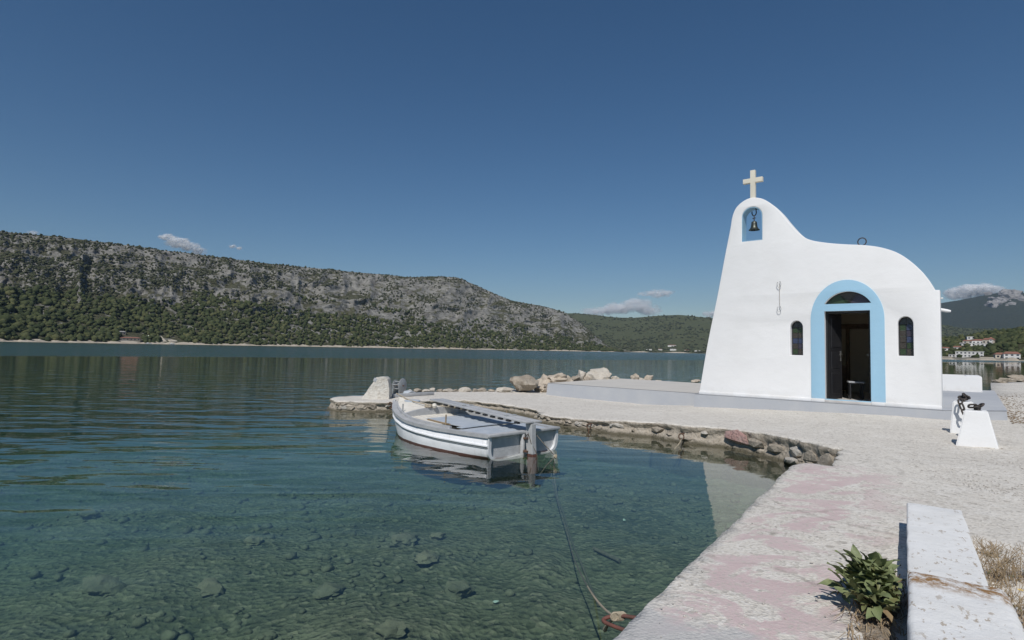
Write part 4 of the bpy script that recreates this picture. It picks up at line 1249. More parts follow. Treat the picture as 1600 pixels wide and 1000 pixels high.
# ------------------------------------------------------------------ boulders along the back of the quay
BL = [  # px x, px foot y, width px, height px, material, label
    (818, 613, 40, 24, 'boulder_dark', 'big dark brown boulder at the left end of the rock row', 1),
    (845, 612, 24, 10, 'boulder_tan', 'low tan stone wedged right beside the big dark brown boulder', 1),
    (852, 609, 34, 21, 'boulder_tan', 'tan angular boulder leaning on the left end of the grey terrace', 1),
    (868, 599, 34, 15, 'boulder_tan', 'long tan boulder above the terrace corner, below the highest rocks', 0),
    (887, 597, 16, 11, 'boulder_tan', 'small tan rock between the long tan boulder and the brown one', 0),
    (898, 596.5, 16, 10, 'boulder_dark', 'small brown rock left of the upright pale rock', 0),
    (908.5, 596, 14, 17, 'boulder_pale', 'upright pale rock standing left of the largest boulder', 0),
    (918, 596.5, 11, 10, 'boulder_tan', 'narrow tan rock squeezed against the left side of the largest boulder', 0),
    (938, 596.5, 36, 18.5, 'boulder_pale', 'largest pale boulder in the middle of the rock row', 0),
    (950, 597, 14, 8, 'boulder_pale', 'small pale stone in front of the largest boulder', 0),
    (960, 596.5, 17, 10, 'boulder_pale', 'flat pale grey rock right of the largest boulder', 0),
    (993, 596, 12, 12, 'boulder_tan', 'small upright tan rock alone left of the flat stone', 0),
    (1003, 596.3, 13, 7, 'boulder_pale', 'low flat stone between two small tan rocks', 0),
    (1014, 596.3, 15, 11, 'boulder_tan', 'rounded tan rock right of the low flat stone', 0),
    (1028, 597, 12, 4, 'boulder_pale', 'thin pale slab of rock, rightmost before the chapel wall', 0),
    (788, 613, 24, 7, 'boulder_pale', 'low flat pale rock left of the big dark brown boulder', 1),
    (1088, 597, 16, 5, 'boulder_tan', 'low tan rock at the foot of the chapel bell wall', 0),
]
for i, (bx_, by_, w, h, m_, lab, grd) in enumerate(BL):
    p = G(bx_, by_) if grd else P(bx_, by_ + 1.5, ZP - 0.15)
    k = p.y / F
    sx_, sz_ = w * k * 0.52, h * k * 0.60
    o = rock('boulder', (p.x, p.y + sx_ * 0.5, p.z + sz_ * 0.85), (sx_, sx_ * 0.9, sz_), 40 + i * 7, m_, None, 3, rs.uniform(-0.5, 0.5), 0.26)
    tag(o, lab, 'boulder', 'boulders along the back of the quay')
# smaller stones lining the back edge of the pier
LN = [(640, 9, 4), (652, 12, 6), (664, 14, 5), (676, 9, 8), (686, 12, 5), (699, 16, 7), (712, 11, 5), (726, 20, 8), (742, 10, 6), (753, 16, 7), (768, 12, 5)]
for i, (x, w, h) in enumerate(LN):
    p = G(x, 612.0); k = p.y / F
    side = 'next to the winch' if i < 3 else 'above the boat foredeck' if i < 7 else 'towards the dark boulder'
    o = rock('edge_stone', (p.x, p.y + 0.05, p.z + h * k * 0.25), (w * k * 0.5, w * k * 0.4, h * k * 0.55), 900 + i, rs.choice(['boulder_pale', 'boulder_tan', 'boulder_pale', 'wall_stone']), None, 2, rs.uniform(-0.5, 0.5), 0.16)
    tag(o, ['first', 'second', 'third', 'fourth', 'fifth', 'sixth', 'seventh', 'eighth', 'ninth', 'tenth', 'eleventh'][i] + ' stone from the winch along the pier back edge, ' + side, 'stone', 'stones lining the back edge of the pier')
# dark low rocks at the right-hand shore
RK = [(1562, 597, 16, 5, 'leftmost low dark rock on the shore at the right edge'), (1578, 596, 22, 8, 'middle low dark rock on the shore at the right edge'), (1597, 595, 30, 12, 'rightmost and tallest dark shore rock, cut by the picture edge'), (1571, 598, 14, 4, 'flat brown shore rock in front of the middle dark rock')]
for i, (x, y, w, h, lab) in enumerate(RK):
    p = G(x, y + 0.6); k = p.y / F
    o = rock('shore_rock', (p.x, p.y + 0.2, p.z + h * k * 0.2), (w * k * 0.55, w * k * 0.4, h * k * 0.6), 950 + i, 'boulder_dark', None, 3, rs.uniform(-.4, .4), 0.28)
    tag(o, lab, 'rock', 'dark rocks on the right shore')

# ------------------------------------------------------------------ winch block on the pier
wp = G(592, 622)
wk = wp.y / F
wb = thing('winch_post', 'whitewashed rough stone block with brown stains standing on the pier tip', 'stone block', (wp.x, wp.y, wp.z - 0.03), 0)
ol = [(-0.44, 0), (-0.40, 0.08), (-0.33, 0.20), (-0.24, 0.33), (-0.17, 0.43), (-0.12, 0.50), (-0.04, 0.635), (0.22, 0.64), (0.28, 0.58), (0.315, 0.44), (0.33, 0.3), (0.34, 0.12), (0.345, 0)]
bm = bmesh.new()
ringf = [bm.verts.new((x, -0.20 - 0.02 * (z < 0.2), z)) for x, z in ol]
ringb = [bm.verts.new((x * 0.92, 0.26, z * 0.98)) for x, z in ol]
bm.faces.new(ringf); bm.faces.new(ringb[::-1])
for i in range(len(ol)):
    j = (i + 1) % len(ol)
    bm.faces.new((ringf[i], ringb[i], ringb[j], ringf[j]))
bmesh.ops.recalc_face_normals(bm, faces=bm.faces[:])
bmesh.ops.triangulate(bm, faces=bm.faces[:])
bmesh.ops.subdivide_edges(bm, edges=bm.edges[:], cuts=2, use_grid_fill=True)
for v in bm.verts:
    v.co += Vector((noise.noise(v.co * 5), noise.noise(v.co * 5 + Vector((7, 1, 2))), noise.noise(v.co * 5 + Vector((3, 9, 4))) * (v.co.z > 0.05))) * 0.022
bm_obj('block', bm, 'winch_rock', wb, sharp=35)
box('paint_patch', (-0.075, -0.19, 0.555), (0.10, 0.03, 0.09), 'grey_paint', wb, rot=Matrix.Rotation(rad(-58), 3, 'Y'), bevel=0.004)
sp = G(617, 614)
wi = thing('winch', 'grey metal winch drum with a round end plate beside the white block', 'winch', (sp.x, sp.y, sp.z), -0.4)
def disc(name, x, r, mat, parent, zc=0.24, th=0.02):
    M = Matrix.Translation((x, 0, zc)) @ Matrix.Rotation(PI / 2, 4, 'Y')
    return lathe(name, [(0.0, 0.0), (r - 0.01, 0.0), (r, 0.006), (r, th - 0.006), (r - 0.01, th), (0.0, th)], mat, parent, 22, M)
disc('end_plate', 0.27, 0.235, 'galvanised', wi); disc('end_plate', 0.0, 0.17, 'galvanised', wi)
for k in range(5):
    a = 2 * PI * k / 5 + 0.4
    tube('drum_bar', [Vector((0.01, 0.12 * math.cos(a), 0.24 + 0.12 * math.sin(a))), Vector((0.28, 0.12 * math.cos(a), 0.24 + 0.12 * math.sin(a)))], 0.016, 'galvanised', wi, 8)
tube('axle', [Vector((-0.12, 0, 0.24)), Vector((0.33, 0, 0.24))], 0.02, 'rust_iron', wi, 8)
for x in (0.02, 0.25): box('stand', (x, 0, 0.10), (0.03, 0.3, 0.24), 'galvanised', wi, bevel=0.004)
pb = P(675, 616.0, 0.27)
plk = box('timber_beam', (0, 0, 0), (1.35, 0.14, 0.09), 'boat_grey', None, bevel=0.008)
pw0, pw1 = G(612, 621), G(676, 617)
plk.location = (pw0 + pw1) / 2 + Vector((0, 0, 0.05)); plk.rotation_euler = (0, 0, math.atan2(pw1.y - pw0.y, pw1.x - pw0.x))
plk.scale = ((pw1 - pw0).length / 1.35, 1, 1)
tag(plk, 'weathered grey timber beam lying on the pier behind the boat bow', 'beam')
pale = G(640, 616)
tag(rock('grey_sack', (pale.x, pale.y, pale.z + 0.06), (0.22, 0.14, 0.07), 5, 'deck_blue_grey', None, 2), 'pale blue-grey bundle lying beside the winch', 'bundle')

# ------------------------------------------------------------------ boat
S0 = Vector((0.235, 9.40, 0.0)); S1 = Vector((-2.46, 12.28, 0.0))
bdir = (S1 - S0); BLn = bdir.length; brz = math.atan2(bdir.y, bdir.x)
boat = thing('rowing_boat', 'small white wooden boat with grey gunwale moored stern-on in the cove', 'boat', S0, brz)
SB = [(0, 0.785), (0.12, 0.85), (0.3, 0.905), (0.45, 0.90), (0.6, 0.81), (0.72, 0.66), (0.83, 0.465), (0.91, 0.275), (0.96, 0.14), (1.0, 0.03)]
SZ = [(0, 0.365), (0.3, 0.355), (0.55, 0.37), (0.75, 0.43), (0.9, 0.495), (1.0, 0.535)]
SK = [(0, -0.05), (0.2, -0.20), (0.5, -0.30), (0.8, -0.28), (0.93, -0.18), (1.0, 0.05)]
SN = [(0, 6.5), (0.4, 5.5), (0.7, 3.6), (0.85, 2.2), (1.0, 1.5)]
f1 = lambda l, s: float(np.interp(s, [p[0] for p in l], [p[1] for p in l]))
def hb(s): 
    xs_ = np.array([p[0] for p in SB]); i = int(np.clip(np.searchsorted(xs_, s) - 1, 0, len(SB) - 2))
    return f1(SB, s)
def hullpt(s, th, side):
    b, zs_, zk, n = hb(s), f1(SZ, s), f1(SK, s), f1(SN, s)
    y = b * math.sin(th) ** (2 / n) if th > 0 else 0.0
    z = zs_ - (zs_ - zk) * (max(0.0, math.cos(th)) ** (2 / n))
    x = BLn * s - 0.30 * s ** 5 * (zs_ - z) / (zs_ - zk + 1e-6) - 0.06 * (1 - s) ** 6 * (z - zk)
    return Vector((x, y * side, z))
NS, NTh = 44, 14
ss = [1 - (1 - k / (NS - 1)) ** 1.35 for k in range(NS)]
v, f = [], []
for s in ss:
    for k in range(-NTh, NTh + 1):
        th = abs(k) / NTh * PI / 2
        v.append(hullpt(s, th, 1 if k > 0 else -1))
wd = 2 * NTh + 1
for i in range(NS - 1):
    for k in range(wd - 1):
        f.append((i * wd + k, i * wd + k + 1, (i + 1) * wd + k + 1, (i + 1) * wd + k))
tb = NT('hull_paint'); hv = tb.coord(); hz_ = tb.sep(hv)[2]
hc = tb.mix(tb.ramp(tb.noise(tb.map(hv, (1, 1, 3)), 4, 5, 0.6), [(0.4, 0.0), (0.7, 1.0)]), (0.82, 0.83, 0.84), (0.74, 0.75, 0.76))
hc = tb.mix(tb.ramp(tb.noise(tb.map(hv, (9, 9, 1.2)), 2, 5, 0.7), [(0.58, 0.0), (0.75, 0.35)]), hc, (0.50, 0.45, 0.38))
zn = tb.math('ADD', hz_, tb.math('MULTIPLY', tb.math('SUBTRACT', tb.noise(hv, 6, 4), 0.5), 0.012))
hc = tb.mix(tb.ramp(tb.math('MULTIPLY_ADD', zn, 2.0, 0.5), [(0.548, 1.0), (0.556, 0.0)]), hc, (0.13, 0.065, 0.055))
tb.principled(hc, 0.42, 0, tb.bump(tb.noise(hv, 3, 3), 0.012), 0.5)
hull = obj('hull', v, f, 'hull_paint', boat, True)
sm = hull.modifiers.new('thick', 'SOLIDIFY'); sm.thickness = 0.03; sm.offset = -1
# transom, its raised white rim
tv = [hullpt(0, abs(k) / NTh * PI / 2, 1 if k > 0 else -1) for k in range(-NTh, NTh + 1)]
def tr_pts(ins, dx):
    r = []
    for p in tv:
        c = Vector((p.x, 0, 0.2)); d = (c - p); d.x = 0
        r.append(p + d.normalized() * ins + Vector((dx, 0, 0)))
    return r
inn = tr_pts(0.05, 0.035)
obj('transom', inn, [tuple(range(len(inn)))], 'transom_grey', boat)
r0, r1, r2, r3 = tr_pts(-0.008, -0.012), tr_pts(0.05, -0.012), tr_pts(0.05, 0.04), tr_pts(-0.008, 0.04)
vv = r0 + r1 + r2 + r3; n_ = len(r0); ff = []
for i in range(n_ - 1):
    for a, b in ((0, 1), (1, 2), (2, 3), (3, 0)): ff.append((a * n_ + i, a * n_ + i + 1, b * n_ + i + 1, b * n_ + i))
obj('transom_rim', vv, ff, 'boat_white', boat, sharp=40)
# sheer rail, strakes
def rail(name, inset0, inset1, dz0, dz1, mat, s0=0.0, s1=1.0, side=(1, -1), parent=boat, cap=True, n=40):
    """strip of rectangular section following the sheer, in and out of the hull edge"""
    for sd in side:
        v, f = [], []
        for i in range(n + 1):
            s = s0 + (s1 - s0) * i / n
            p = hullpt(s, PI / 2, sd); q_ = hullpt(min(1, s + 0.01), PI / 2, sd); o_ = hullpt(max(0, s - 0.01), PI / 2, sd)
            d = (q_ - o_).normalized(); nn = Vector((d.y, -d.x, 0)).normalized() * (-1 if sd < 0 else 1)
            for a, z in ((inset0, dz0), (inset1, dz0), (inset1, dz1), (inset0, dz1)):
                w_ = p + nn * a + Vector((0, 0, z))
                if sd * w_.y < 0.0: w_.y = 0.0
                v.append(w_)
        for i in range(n):
            for k in range(4): f.append((i * 4 + k, i * 4 + (k + 1) % 4, (i + 1) * 4 + (k + 1) % 4, (i + 1) * 4 + k))
        f.append((0, 1, 2, 3)); f.append((n * 4 + 3, n * 4 + 2, n * 4 + 1, n * 4))
        o = obj(name, v, f, mat, parent, sharp=40)
        bm = bmesh.new(); bm.from_mesh(o.data); bmesh.ops.recalc_face_normals(bm, faces=bm.faces[:]); bm.to_mesh(o.data); bm.free()
rail('gunwale', -0.026, 0.075, -0.042, 0.012, 'boat_grey')
rail('inner_rail', 0.076, 0.125, -0.03, 0.05, 'boat_grey', 0.24, 0.93)
def strake(name, zoff, r, mat):
    for sd in (1, -1):
        pts_ = []
        for i in range(41):
            s = i / 40 * 0.995
            zs_, zk, n = f1(SZ, s), f1(SK, s), f1(SN, s)
            zt_ = zoff * (1 - 0.25 * s)
            ct = ((zt_) / (zs_ - zk)) ** (n / 2); th = math.acos(min(1, ct))
            p = hullpt(s, th, sd)
            pts_.append(p + Vector((0, sd * r * 0.35, 0)))
        tube(name, pts_, r, mat, boat, 8)
strake('rubbing_strake', 0.165, 0.022, 'boat_white')
strake('lower_strake', 0.198, 0.010, 'boat_grey')
rail('transom_cap', 0, 0, 0, 0, 'boat_grey', side=())
tc = box('transom_cap', (-0.01, 0, 0.36), (0.11, 1.62, 0.045), 'boat_grey', boat, bevel=0.008)
# stem post at the bow
tube('stem_post', [hullpt(1.0, k / 8 * PI / 2, 1) * 1.0 + Vector((0.02, 0, 0)) for k in range(9)] + [Vector((BLn + 0.03, 0, 0.57))], 0.032, 'boat_grey', boat, 8)
# decks
def deck(name, s0, s1, y0, y1, dz, crown, mat, th=0.018, ns=10, ny=8, parent=boat, tilt=0.0):
    """panel between two stations; y as a share of the half beam"""
    v, f = [], []
    for lay in (0, 1):
        for i in range(ns + 1):
            s = s0 + (s1 - s0) * i / ns
            b = hb(s) - 0.10
            for k in range(ny + 1):
                u = y0 + (y1 - y0) * k / ny
                z = f1(SZ, s) + dz + crown * (1 - u * u) + tilt * u - lay * th
                v.append(Vector((BLn * s, b * u, z)))
    n1 = (ns + 1) * (ny + 1)
    for i in range(ns):
        for k in range(ny):
            a = i * (ny + 1) + k
            f.append((a, a + ny + 1, a + ny + 2, a + 1)); f.append((n1 + a, n1 + a + 1, n1 + a + ny + 2, n1 + a + ny + 1))
    rim = [i * (ny + 1) for i in range(ns + 1)] + [ns * (ny + 1) + k for k in range(1, ny + 1)] + [i * (ny + 1) + ny for i in range(ns - 1, -1, -1)] + [k for k in range(ny - 1, 0, -1)]
    for a, b in zip(rim, rim[1:] + rim[:1]): f.append((a, b, b + n1, a + n1))
    o = obj(name, v, f, mat, parent, sharp=35)
    bm = bmesh.new(); bm.from_mesh(o.data); bmesh.ops.recalc_face_normals(bm, faces=bm.faces[:]); bm.to_mesh(o.data); bm.free()
    return o
deck('stern_deck', 0.018, 0.21, -1, 1, -0.005, 0.012, 'deck_blue_grey')
deck('bottom_boards', 0.19, 0.76, -1, 1, -0.075, 0.0, 'deck_cream')
for k in range(9):                                # cream planks showing forward of the boards
    u0 = -0.92 + k * 1.84 / 9
    deck('deck_plank', 0.40, 0.65, u0 + 0.012, u0 + 1.84 / 9 - 0.012, -0.012, 0.012, 'deck_cream', 0.02, 8, 2)
deck('cover_board', 0.215, 0.545, -0.80, 0.60, 0.012, 0.012, 'deck_blue_grey', 0.014)
deck('cover_board', 0.200, 0.235, -0.9, 0.86, 0.024, 0.012, 'deck_blue_grey', 0.012, 4)
be = [Vector((BLn * s, (hb(s) - 0.10) * u, f1(SZ, s) + 0.012)) for s, u in ((0.53, 0.60), (0.42, 0.615), (0.34, 0.63))]
tube('board_edge', be, 0.014, 'wood_edge', boat, 6)
fd = deck('foredeck', 0.655, 0.975, -1.0, 1.0, 0.045, 0.08, 'deck_cream', 0.02, 12, 12)
v, f = [], []
for k in range(13):
    u = -1 + k / 6; s = 0.645
    b = hb(s) - 0.09; z = f1(SZ, s) + 0.055 + 0.08 * (1 - u * u)
    for dx, dz in ((0, 0), (0.06, 0), (0.06, -0.09 - 0.06 * (1 - u * u)), (0, -0.09 - 0.06 * (1 - u * u))): v.append(Vector((BLn * s + dx, b * u, z + dz)))
for k in range(12):
    for j in range(4): f.append((k * 4 + j, k * 4 + (j + 1) % 4, k * 4 + 4 + (j + 1) % 4, k * 4 + 4 + j))
f += [(0, 1, 2, 3), (51, 50, 49, 48)]
cm = obj('coaming', v, f, 'boat_grey', boat, sharp=40)
bm = bmesh.new(); bm.from_mesh(cm.data); bmesh.ops.recalc_face_normals(bm, faces=bm.faces[:]); bm.to_mesh(cm.data); bm.free()
lathe('deck_hatch', [(0, 0.018), (0.15, 0.018), (0.165, 0.01), (0.165, -0.03)], 'deck_blue_grey', boat, 22, Matrix.Translation((BLn * 0.85, -0.03, f1(SZ, 0.85) + 0.122)))
# thole posts
for s, sd, h in ((0.70, 1, 0.20), (0.34, 1, 0.19), (0.62, -1, 0.17), (0.33, -1, 0.19)):
    p = hullpt(s, PI / 2, sd); y_ = p.y - sd * (0.11 if s != 0.34 else 0.30)
    tube('thole_post', [Vector((p.x, y_, p.z - 0.05)), Vector((p.x - 0.01, y_, p.z + h))], 0.013, 'galvanised' if s > 0.5 else 'wood_edge', boat, 8)
# rope coil and float on the foredeck edge
cz_ = f1(SZ, 0.66) + 0.16
pts_ = []
for k in range(80):
    a = k * 0.42
    pts_.append(Vector((BLn * 0.655 + 0.055 * math.cos(a) + 0.01 * math.sin(a * 3.1), 0.10 + 0.075 * math.sin(a), cz_ + 0.02 * math.sin(a * 0.37))))
tube('rope_coil', pts_, 0.009, 'rope_pale', boat, 6)
lathe('float', [(0.0, -0.05), (0.035, -0.04), (0.055, 0), (0.035, 0.04), (0.0, 0.05)], 'deck_cream', boat, 12, Matrix.Translation((BLn * 0.64, 0.0, cz_ + 0.005)))
tube('bow_line', catmull([Vector((BLn * 0.66, 0.08, cz_ + 0.02)), Vector((BLn * 0.84, 0.05, cz_ + 0.05)), Vector((BLn * 0.95, -0.03, cz_ + 0.10)), Vector((BLn * 1.02, -0.06, cz_ + 0.14))], 6), 0.012, 'rope_pale', boat, 6)
# rudder: stock, blade with a red foot, gudgeons, tiller pin
rv = [(-0.03, 0.41), (-0.16, 0.40), (-0.17, 0.1), (-0.20, -0.08), (-0.25, -0.30), (-0.10, -0.33), (-0.06, -0.1), (-0.035, 0.1)]
def plate(name, outl, th, mat, parent, yc=0.0):
    bm = bmesh.new()
    a = [bm.verts.new((x, yc - th / 2, z)) for x, z in outl]; b = [bm.verts.new((x, yc + th / 2, z)) for x, z in outl]
    bm.faces.new(a); bm.faces.new(b[::-1])
    for i in range(len(outl)):
        j = (i + 1) % len(outl); bm.faces.new((a[i], b[i], b[j], a[j]))
    bmesh.ops.recalc_face_normals(bm, faces=bm.faces[:])
    bmesh.ops.bevel(bm, geom=bm.edges[:], offset=0.006, segments=1, affect='EDGES')
    return bm_obj(name, bm, mat, parent)
rud = plate('rudder', [(-0.055, 0.50), (-0.20, 0.50), (-0.21, 0.2), (-0.225, 0.02), (-0.09, 0.02), (-0.07, 0.2)], 0.10, 'boat_grey', boat, -0.02)
plate('rudder_foot', [(-0.09, 0.019), (-0.225, 0.019), (-0.26, -0.28), (-0.12, -0.31)], 0.095, 'rust_red', rud, -0.02)
box('stern_post', (-0.03, 0.065, 0.15), (0.06, 0.05, 0.40), 'transom_grey', boat, bevel=0.008)
for z in (0.06, 0.27): box('gudgeon', (-0.08, 0.03, z), (0.10, 0.10, 0.025), 'rust_iron', rud)
tube('hook', [Vector((-0.13, 0.04, 0.33)), Vector((-0.13, 0.07, 0.33)), Vector((-0.12, 0.08, 0.29)), Vector((-0.15, 0.08, 0.27))], 0.009, 'iron_dark', rud, 6)
# the plank laid from the rudder head to the far bow quarter
a = Vector((-0.20, -0.03, 0.53)); s = 0.80; b = hullpt(s, PI / 2, -1) + Vector((0, 0.02, 0.17))
d = (b - a); L_ = d.length
M3 = Matrix((d.normalized(), Vector((0, 0, 1)).cross(d.normalized()).normalized(), d.normalized().cross(Vector((0, 0, 1)).cross(d.normalized()).normalized()))).transposed()
for off, w_ in ((0.085, 0.155), (-0.082, 0.155)):
    pl_ = box('gangplank', (a + b) / 2 + M3 @ Vector((0, off, 0)), (L_, w_, 0.03), 'boat_grey', boat, rot=M3, bevel=0.005)
    for q_ in (-0.3, 0.12): box('cleat', (a + b) / 2 + M3 @ Vector((L_ * q_, off, 0.025)), (0.07, 0.06, 0.02), 'galvanised', pl_, rot=M3)
for q_ in np.linspace(-0.42, 0.3, 11): box('gap_shade', (a + b) / 2 + M3 @ Vector((L_ * q_, 0.15, -0.035)), (0.10, 0.05, 0.03), 'black_metal', boat, rot=M3)  # black blocks added as the shade in the gaps under the plank edge
# scupper hole
sp_ = hullpt(0.36, 1.05, 1)
lathe('drain_hole', [(0, 0.004), (0.022, 0.004), (0.026, -0.01)], 'rust_iron', boat, 12, Matrix.Translation(sp_ + Vector((0, 0.008, 0))) @ Matrix.Rotation(-PI / 2, 4, 'X'))
def bw_(p): return boat.matrix_basis @ Vector(p)
boat_M = Matrix.Translation(S0) @ Matrix.Rotation(brz, 4, 'Z')

# ------------------------------------------------------------------ ropes, rings and the mooring iron
knot = P(868, 713, 0.10)
rop = thing('stern_line', 'thin dark line from the boat stern through a knot into the water', 'rope', (knot.x, knot.y, 0.0))
kb = Vector((knot.x, knot.y, 0.0))
e0 = boat_M @ Vector((-0.05, -0.16, 0.36))
tube('line', [p - kb for p in (e0, e0.lerp(knot, 0.5) + Vector((0, 0, -0.01)), knot)], 0.0075, 'rope_dark', rop, 6)
tube('line', [p - kb for p in (knot, knot + Vector((-0.14, -0.05, -0.13)), knot + Vector((-0.25, -0.08, -0.28)))], 0.0075, 'rope_dark', rop, 6)
tag(rock('knot', (0, 0, knot.z), (0.026, 0.026, 0.03), 3, 'rope_pale', rop, 2))
e1 = boat_M @ Vector((-0.12, 0.03, 0.36))
rp2 = tag(tube('rudder_line', [e1, e1 + Vector((0.05, -0.06, -0.16)), boat_M @ Vector((-0.235, -0.06, 0.03)), boat_M @ Vector((-0.27, -0.08, -0.25))], 0.007, 'rope_dark', None, 6), 'short dark line hanging down across the boat rudder', 'rope')

iron_p = P(962, 967, 0.26)
mi_ = thing('mooring_iron', 'bent rusty red iron bar sticking out of the near quay edge', 'mooring bar', (iron_p.x, iron_p.y, 0.25))
en0 = P(988, 961, 0.30) + near_in * 0.10; en1 = P(975, 985, 0.28) + near_in * 0.10
tube('bar', [q_ - Vector((iron_p.x, iron_p.y, 0.25)) for q_ in catmull([en0, P(968, 962, 0.28), P(943, 968, 0.26), P(955, 977, 0.26), en1], 5)], 0.0105, 'rust_red', mi_, 10)
mr = thing('mooring_rope', 'pale rope tied round the rusty iron, running down into the clear water', 'rope', (iron_p.x, iron_p.y, 0.25))
cp = P(966, 963, 0.28)
pts_ = []
for k in range(60):
    a = k * 0.63
    pts_.append(cp + near_dir * 0.0 + Vector((0.021 * math.cos(a), 0.0, 0.021 * math.sin(a))) + (P(962, 963, .28) - P(970, 962.5, .28)) * ((k / 60 - 0.5) * 1.6))
tube('wrapping', [q_ - Vector((iron_p.x, iron_p.y, 0.25)) for q_ in pts_], 0.0055, 'rope_pale', mr, 6)
line = [P(958, 962, 0.27), P(945, 952, 0.16), P(928, 932, 0.0), P(912, 905, -0.13), P(896, 870, -0.24), P(884, 825, -0.30), P(870, 780, -0.32), P(862, 745, -0.25), P(860, 728, -0.1)]
lc = [q_ - Vector((iron_p.x, iron_p.y, 0.25)) for q_ in catmull(line, 8)]
tube('rope', lc[:22], 0.007, 'rope_pale', mr, 7)
tube('sunken_rope', lc[21:], 0.0055, 'rope_dark', mr, 7)
tl_ = [P(960, 966, 0.27), P(950, 975, 0.2), P(945, 984, 0.12)]
tube('frayed_end', [q_ - Vector((iron_p.x, iron_p.y, 0.25)) for q_ in catmull(tl_, 5)], lambda s: 0.006 + 0.007 * s, 'rope_pale', mr, 7)
def on_bed(px, py, up=0.02):
    p = P(px, py, -0.5)
    for _ in range(6): p = P(px, py, float(bed_z(p.x, p.y)) + up)
    return p
chl = [P(866, 722, -0.05), P(866, 745, -0.25)] + [on_bed(*q_) for q_ in ((872, 780), (880, 800), (893, 845), (910, 885), (922, 915), (935, 945))]
tag(tube('sunken_line', catmull(chl, 8), 0.012, 'rope_dark', None, 6), 'dark line lying on the seabed from the boat towards the near quay', 'rope')
stp = [on_bed(928, 857, 0.04), on_bed(968, 876, 0.04)]
tag(tube('sunken_stick', stp, 0.022, 'rope_dark', None, 8), 'dark straight stick lying on the seabed near the quay corner', 'stick')

def wall_ring(px, py, lab, ropey):
    p = G(px, py - 8)
    fp = P(px, py, 0)
    dn = Vector((-near_dir.x, -near_dir.y, 0))
    z = p.z * 0.62
    c = Vector((p.x, p.y, 0)) + dn * 0.06
    r_ = thing('wall_ring', lab, 'mooring ring', (c.x, c.y, z), RZ, 'rusty rings in the cove wall')
    tube('ring', [Vector((0.05 * math.cos(a), -0.02, -0.05 + 0.055 * math.sin(a))) for a in np.linspace(0, 2 * PI, 18, endpoint=False)], 0.011, 'rust_iron', r_, 8, True)
    tube('staple', [Vector((0, 0.10, 0.0)), Vector((0, -0.03, 0.005))], 0.014, 'rust_iron', r_, 8)
    if ropey:
        tube('rope_end', catmull([Vector((0.01, -0.03, -0.09)), Vector((-0.02, -0.06, -0.17)), Vector((-0.10, -0.10, -0.28))], 5), 0.012, 'rope_pale', r_, 6)
        tube('rope_tail', catmull([Vector((0.01, -0.03, -0.09)), Vector((0.0, -0.05, -0.2)), Vector((-0.03, -0.07, -0.32))], 5), 0.014, 'rope_dark', r_, 6)
    else:
        tube('rope_tail', catmull([Vector((0.0, -0.03, -0.09)), Vector((0.01, -0.04, -0.2)), Vector((0.0, -0.06, -0.32))], 5), 0.012, 'rust_iron', r_, 6)
wall_ring(1067, 675, 'rusty ring with a pale rope end, middle of the cove wall', True)
wall_ring(923, 664, 'small rusty ring with a hanging iron, cove wall near the boat', False)
tp0 = P(525, 632, 0.18); 
tag(tube('pier_rope', catmull([P(524, 631, 0.2), P(532, 635, 0.12), P(540, 640, 0.03), P(550, 646, -0.05), P(575, 655, -0.3)], 6), 0.018, 'rope_pale', None, 7), 'pale rope hanging from the left end of the pier into the water', 'rope')
tag(tube('pier_rope', catmull([boat_M @ Vector((BLn + 0.03, 0, 0.45)), P(622, 640, 0.2), P(612, 646, 0.02), P(600, 652, -0.1)], 6), 0.010, 'rope_pale', None, 7), 'thin pale line slanting from the boat bow into the water', 'rope')
for (px, py, lab, rr0) in ((608, 628, 'rusty ring bolt in the pier face beside the boat bow', 0.05),):
    p = G(px, py); 
    tag(tube('ring_bolt', [Vector((p.x + 0.05 * math.cos(a) + 0.05, p.y - 0.08, p.z - 0.08 + 0.08 * math.sin(a))) for a in np.linspace(0, 2 * PI, 16, endpoint=False)], 0.016, 'rust_iron', None, 8, True), lab, 'mooring ring')

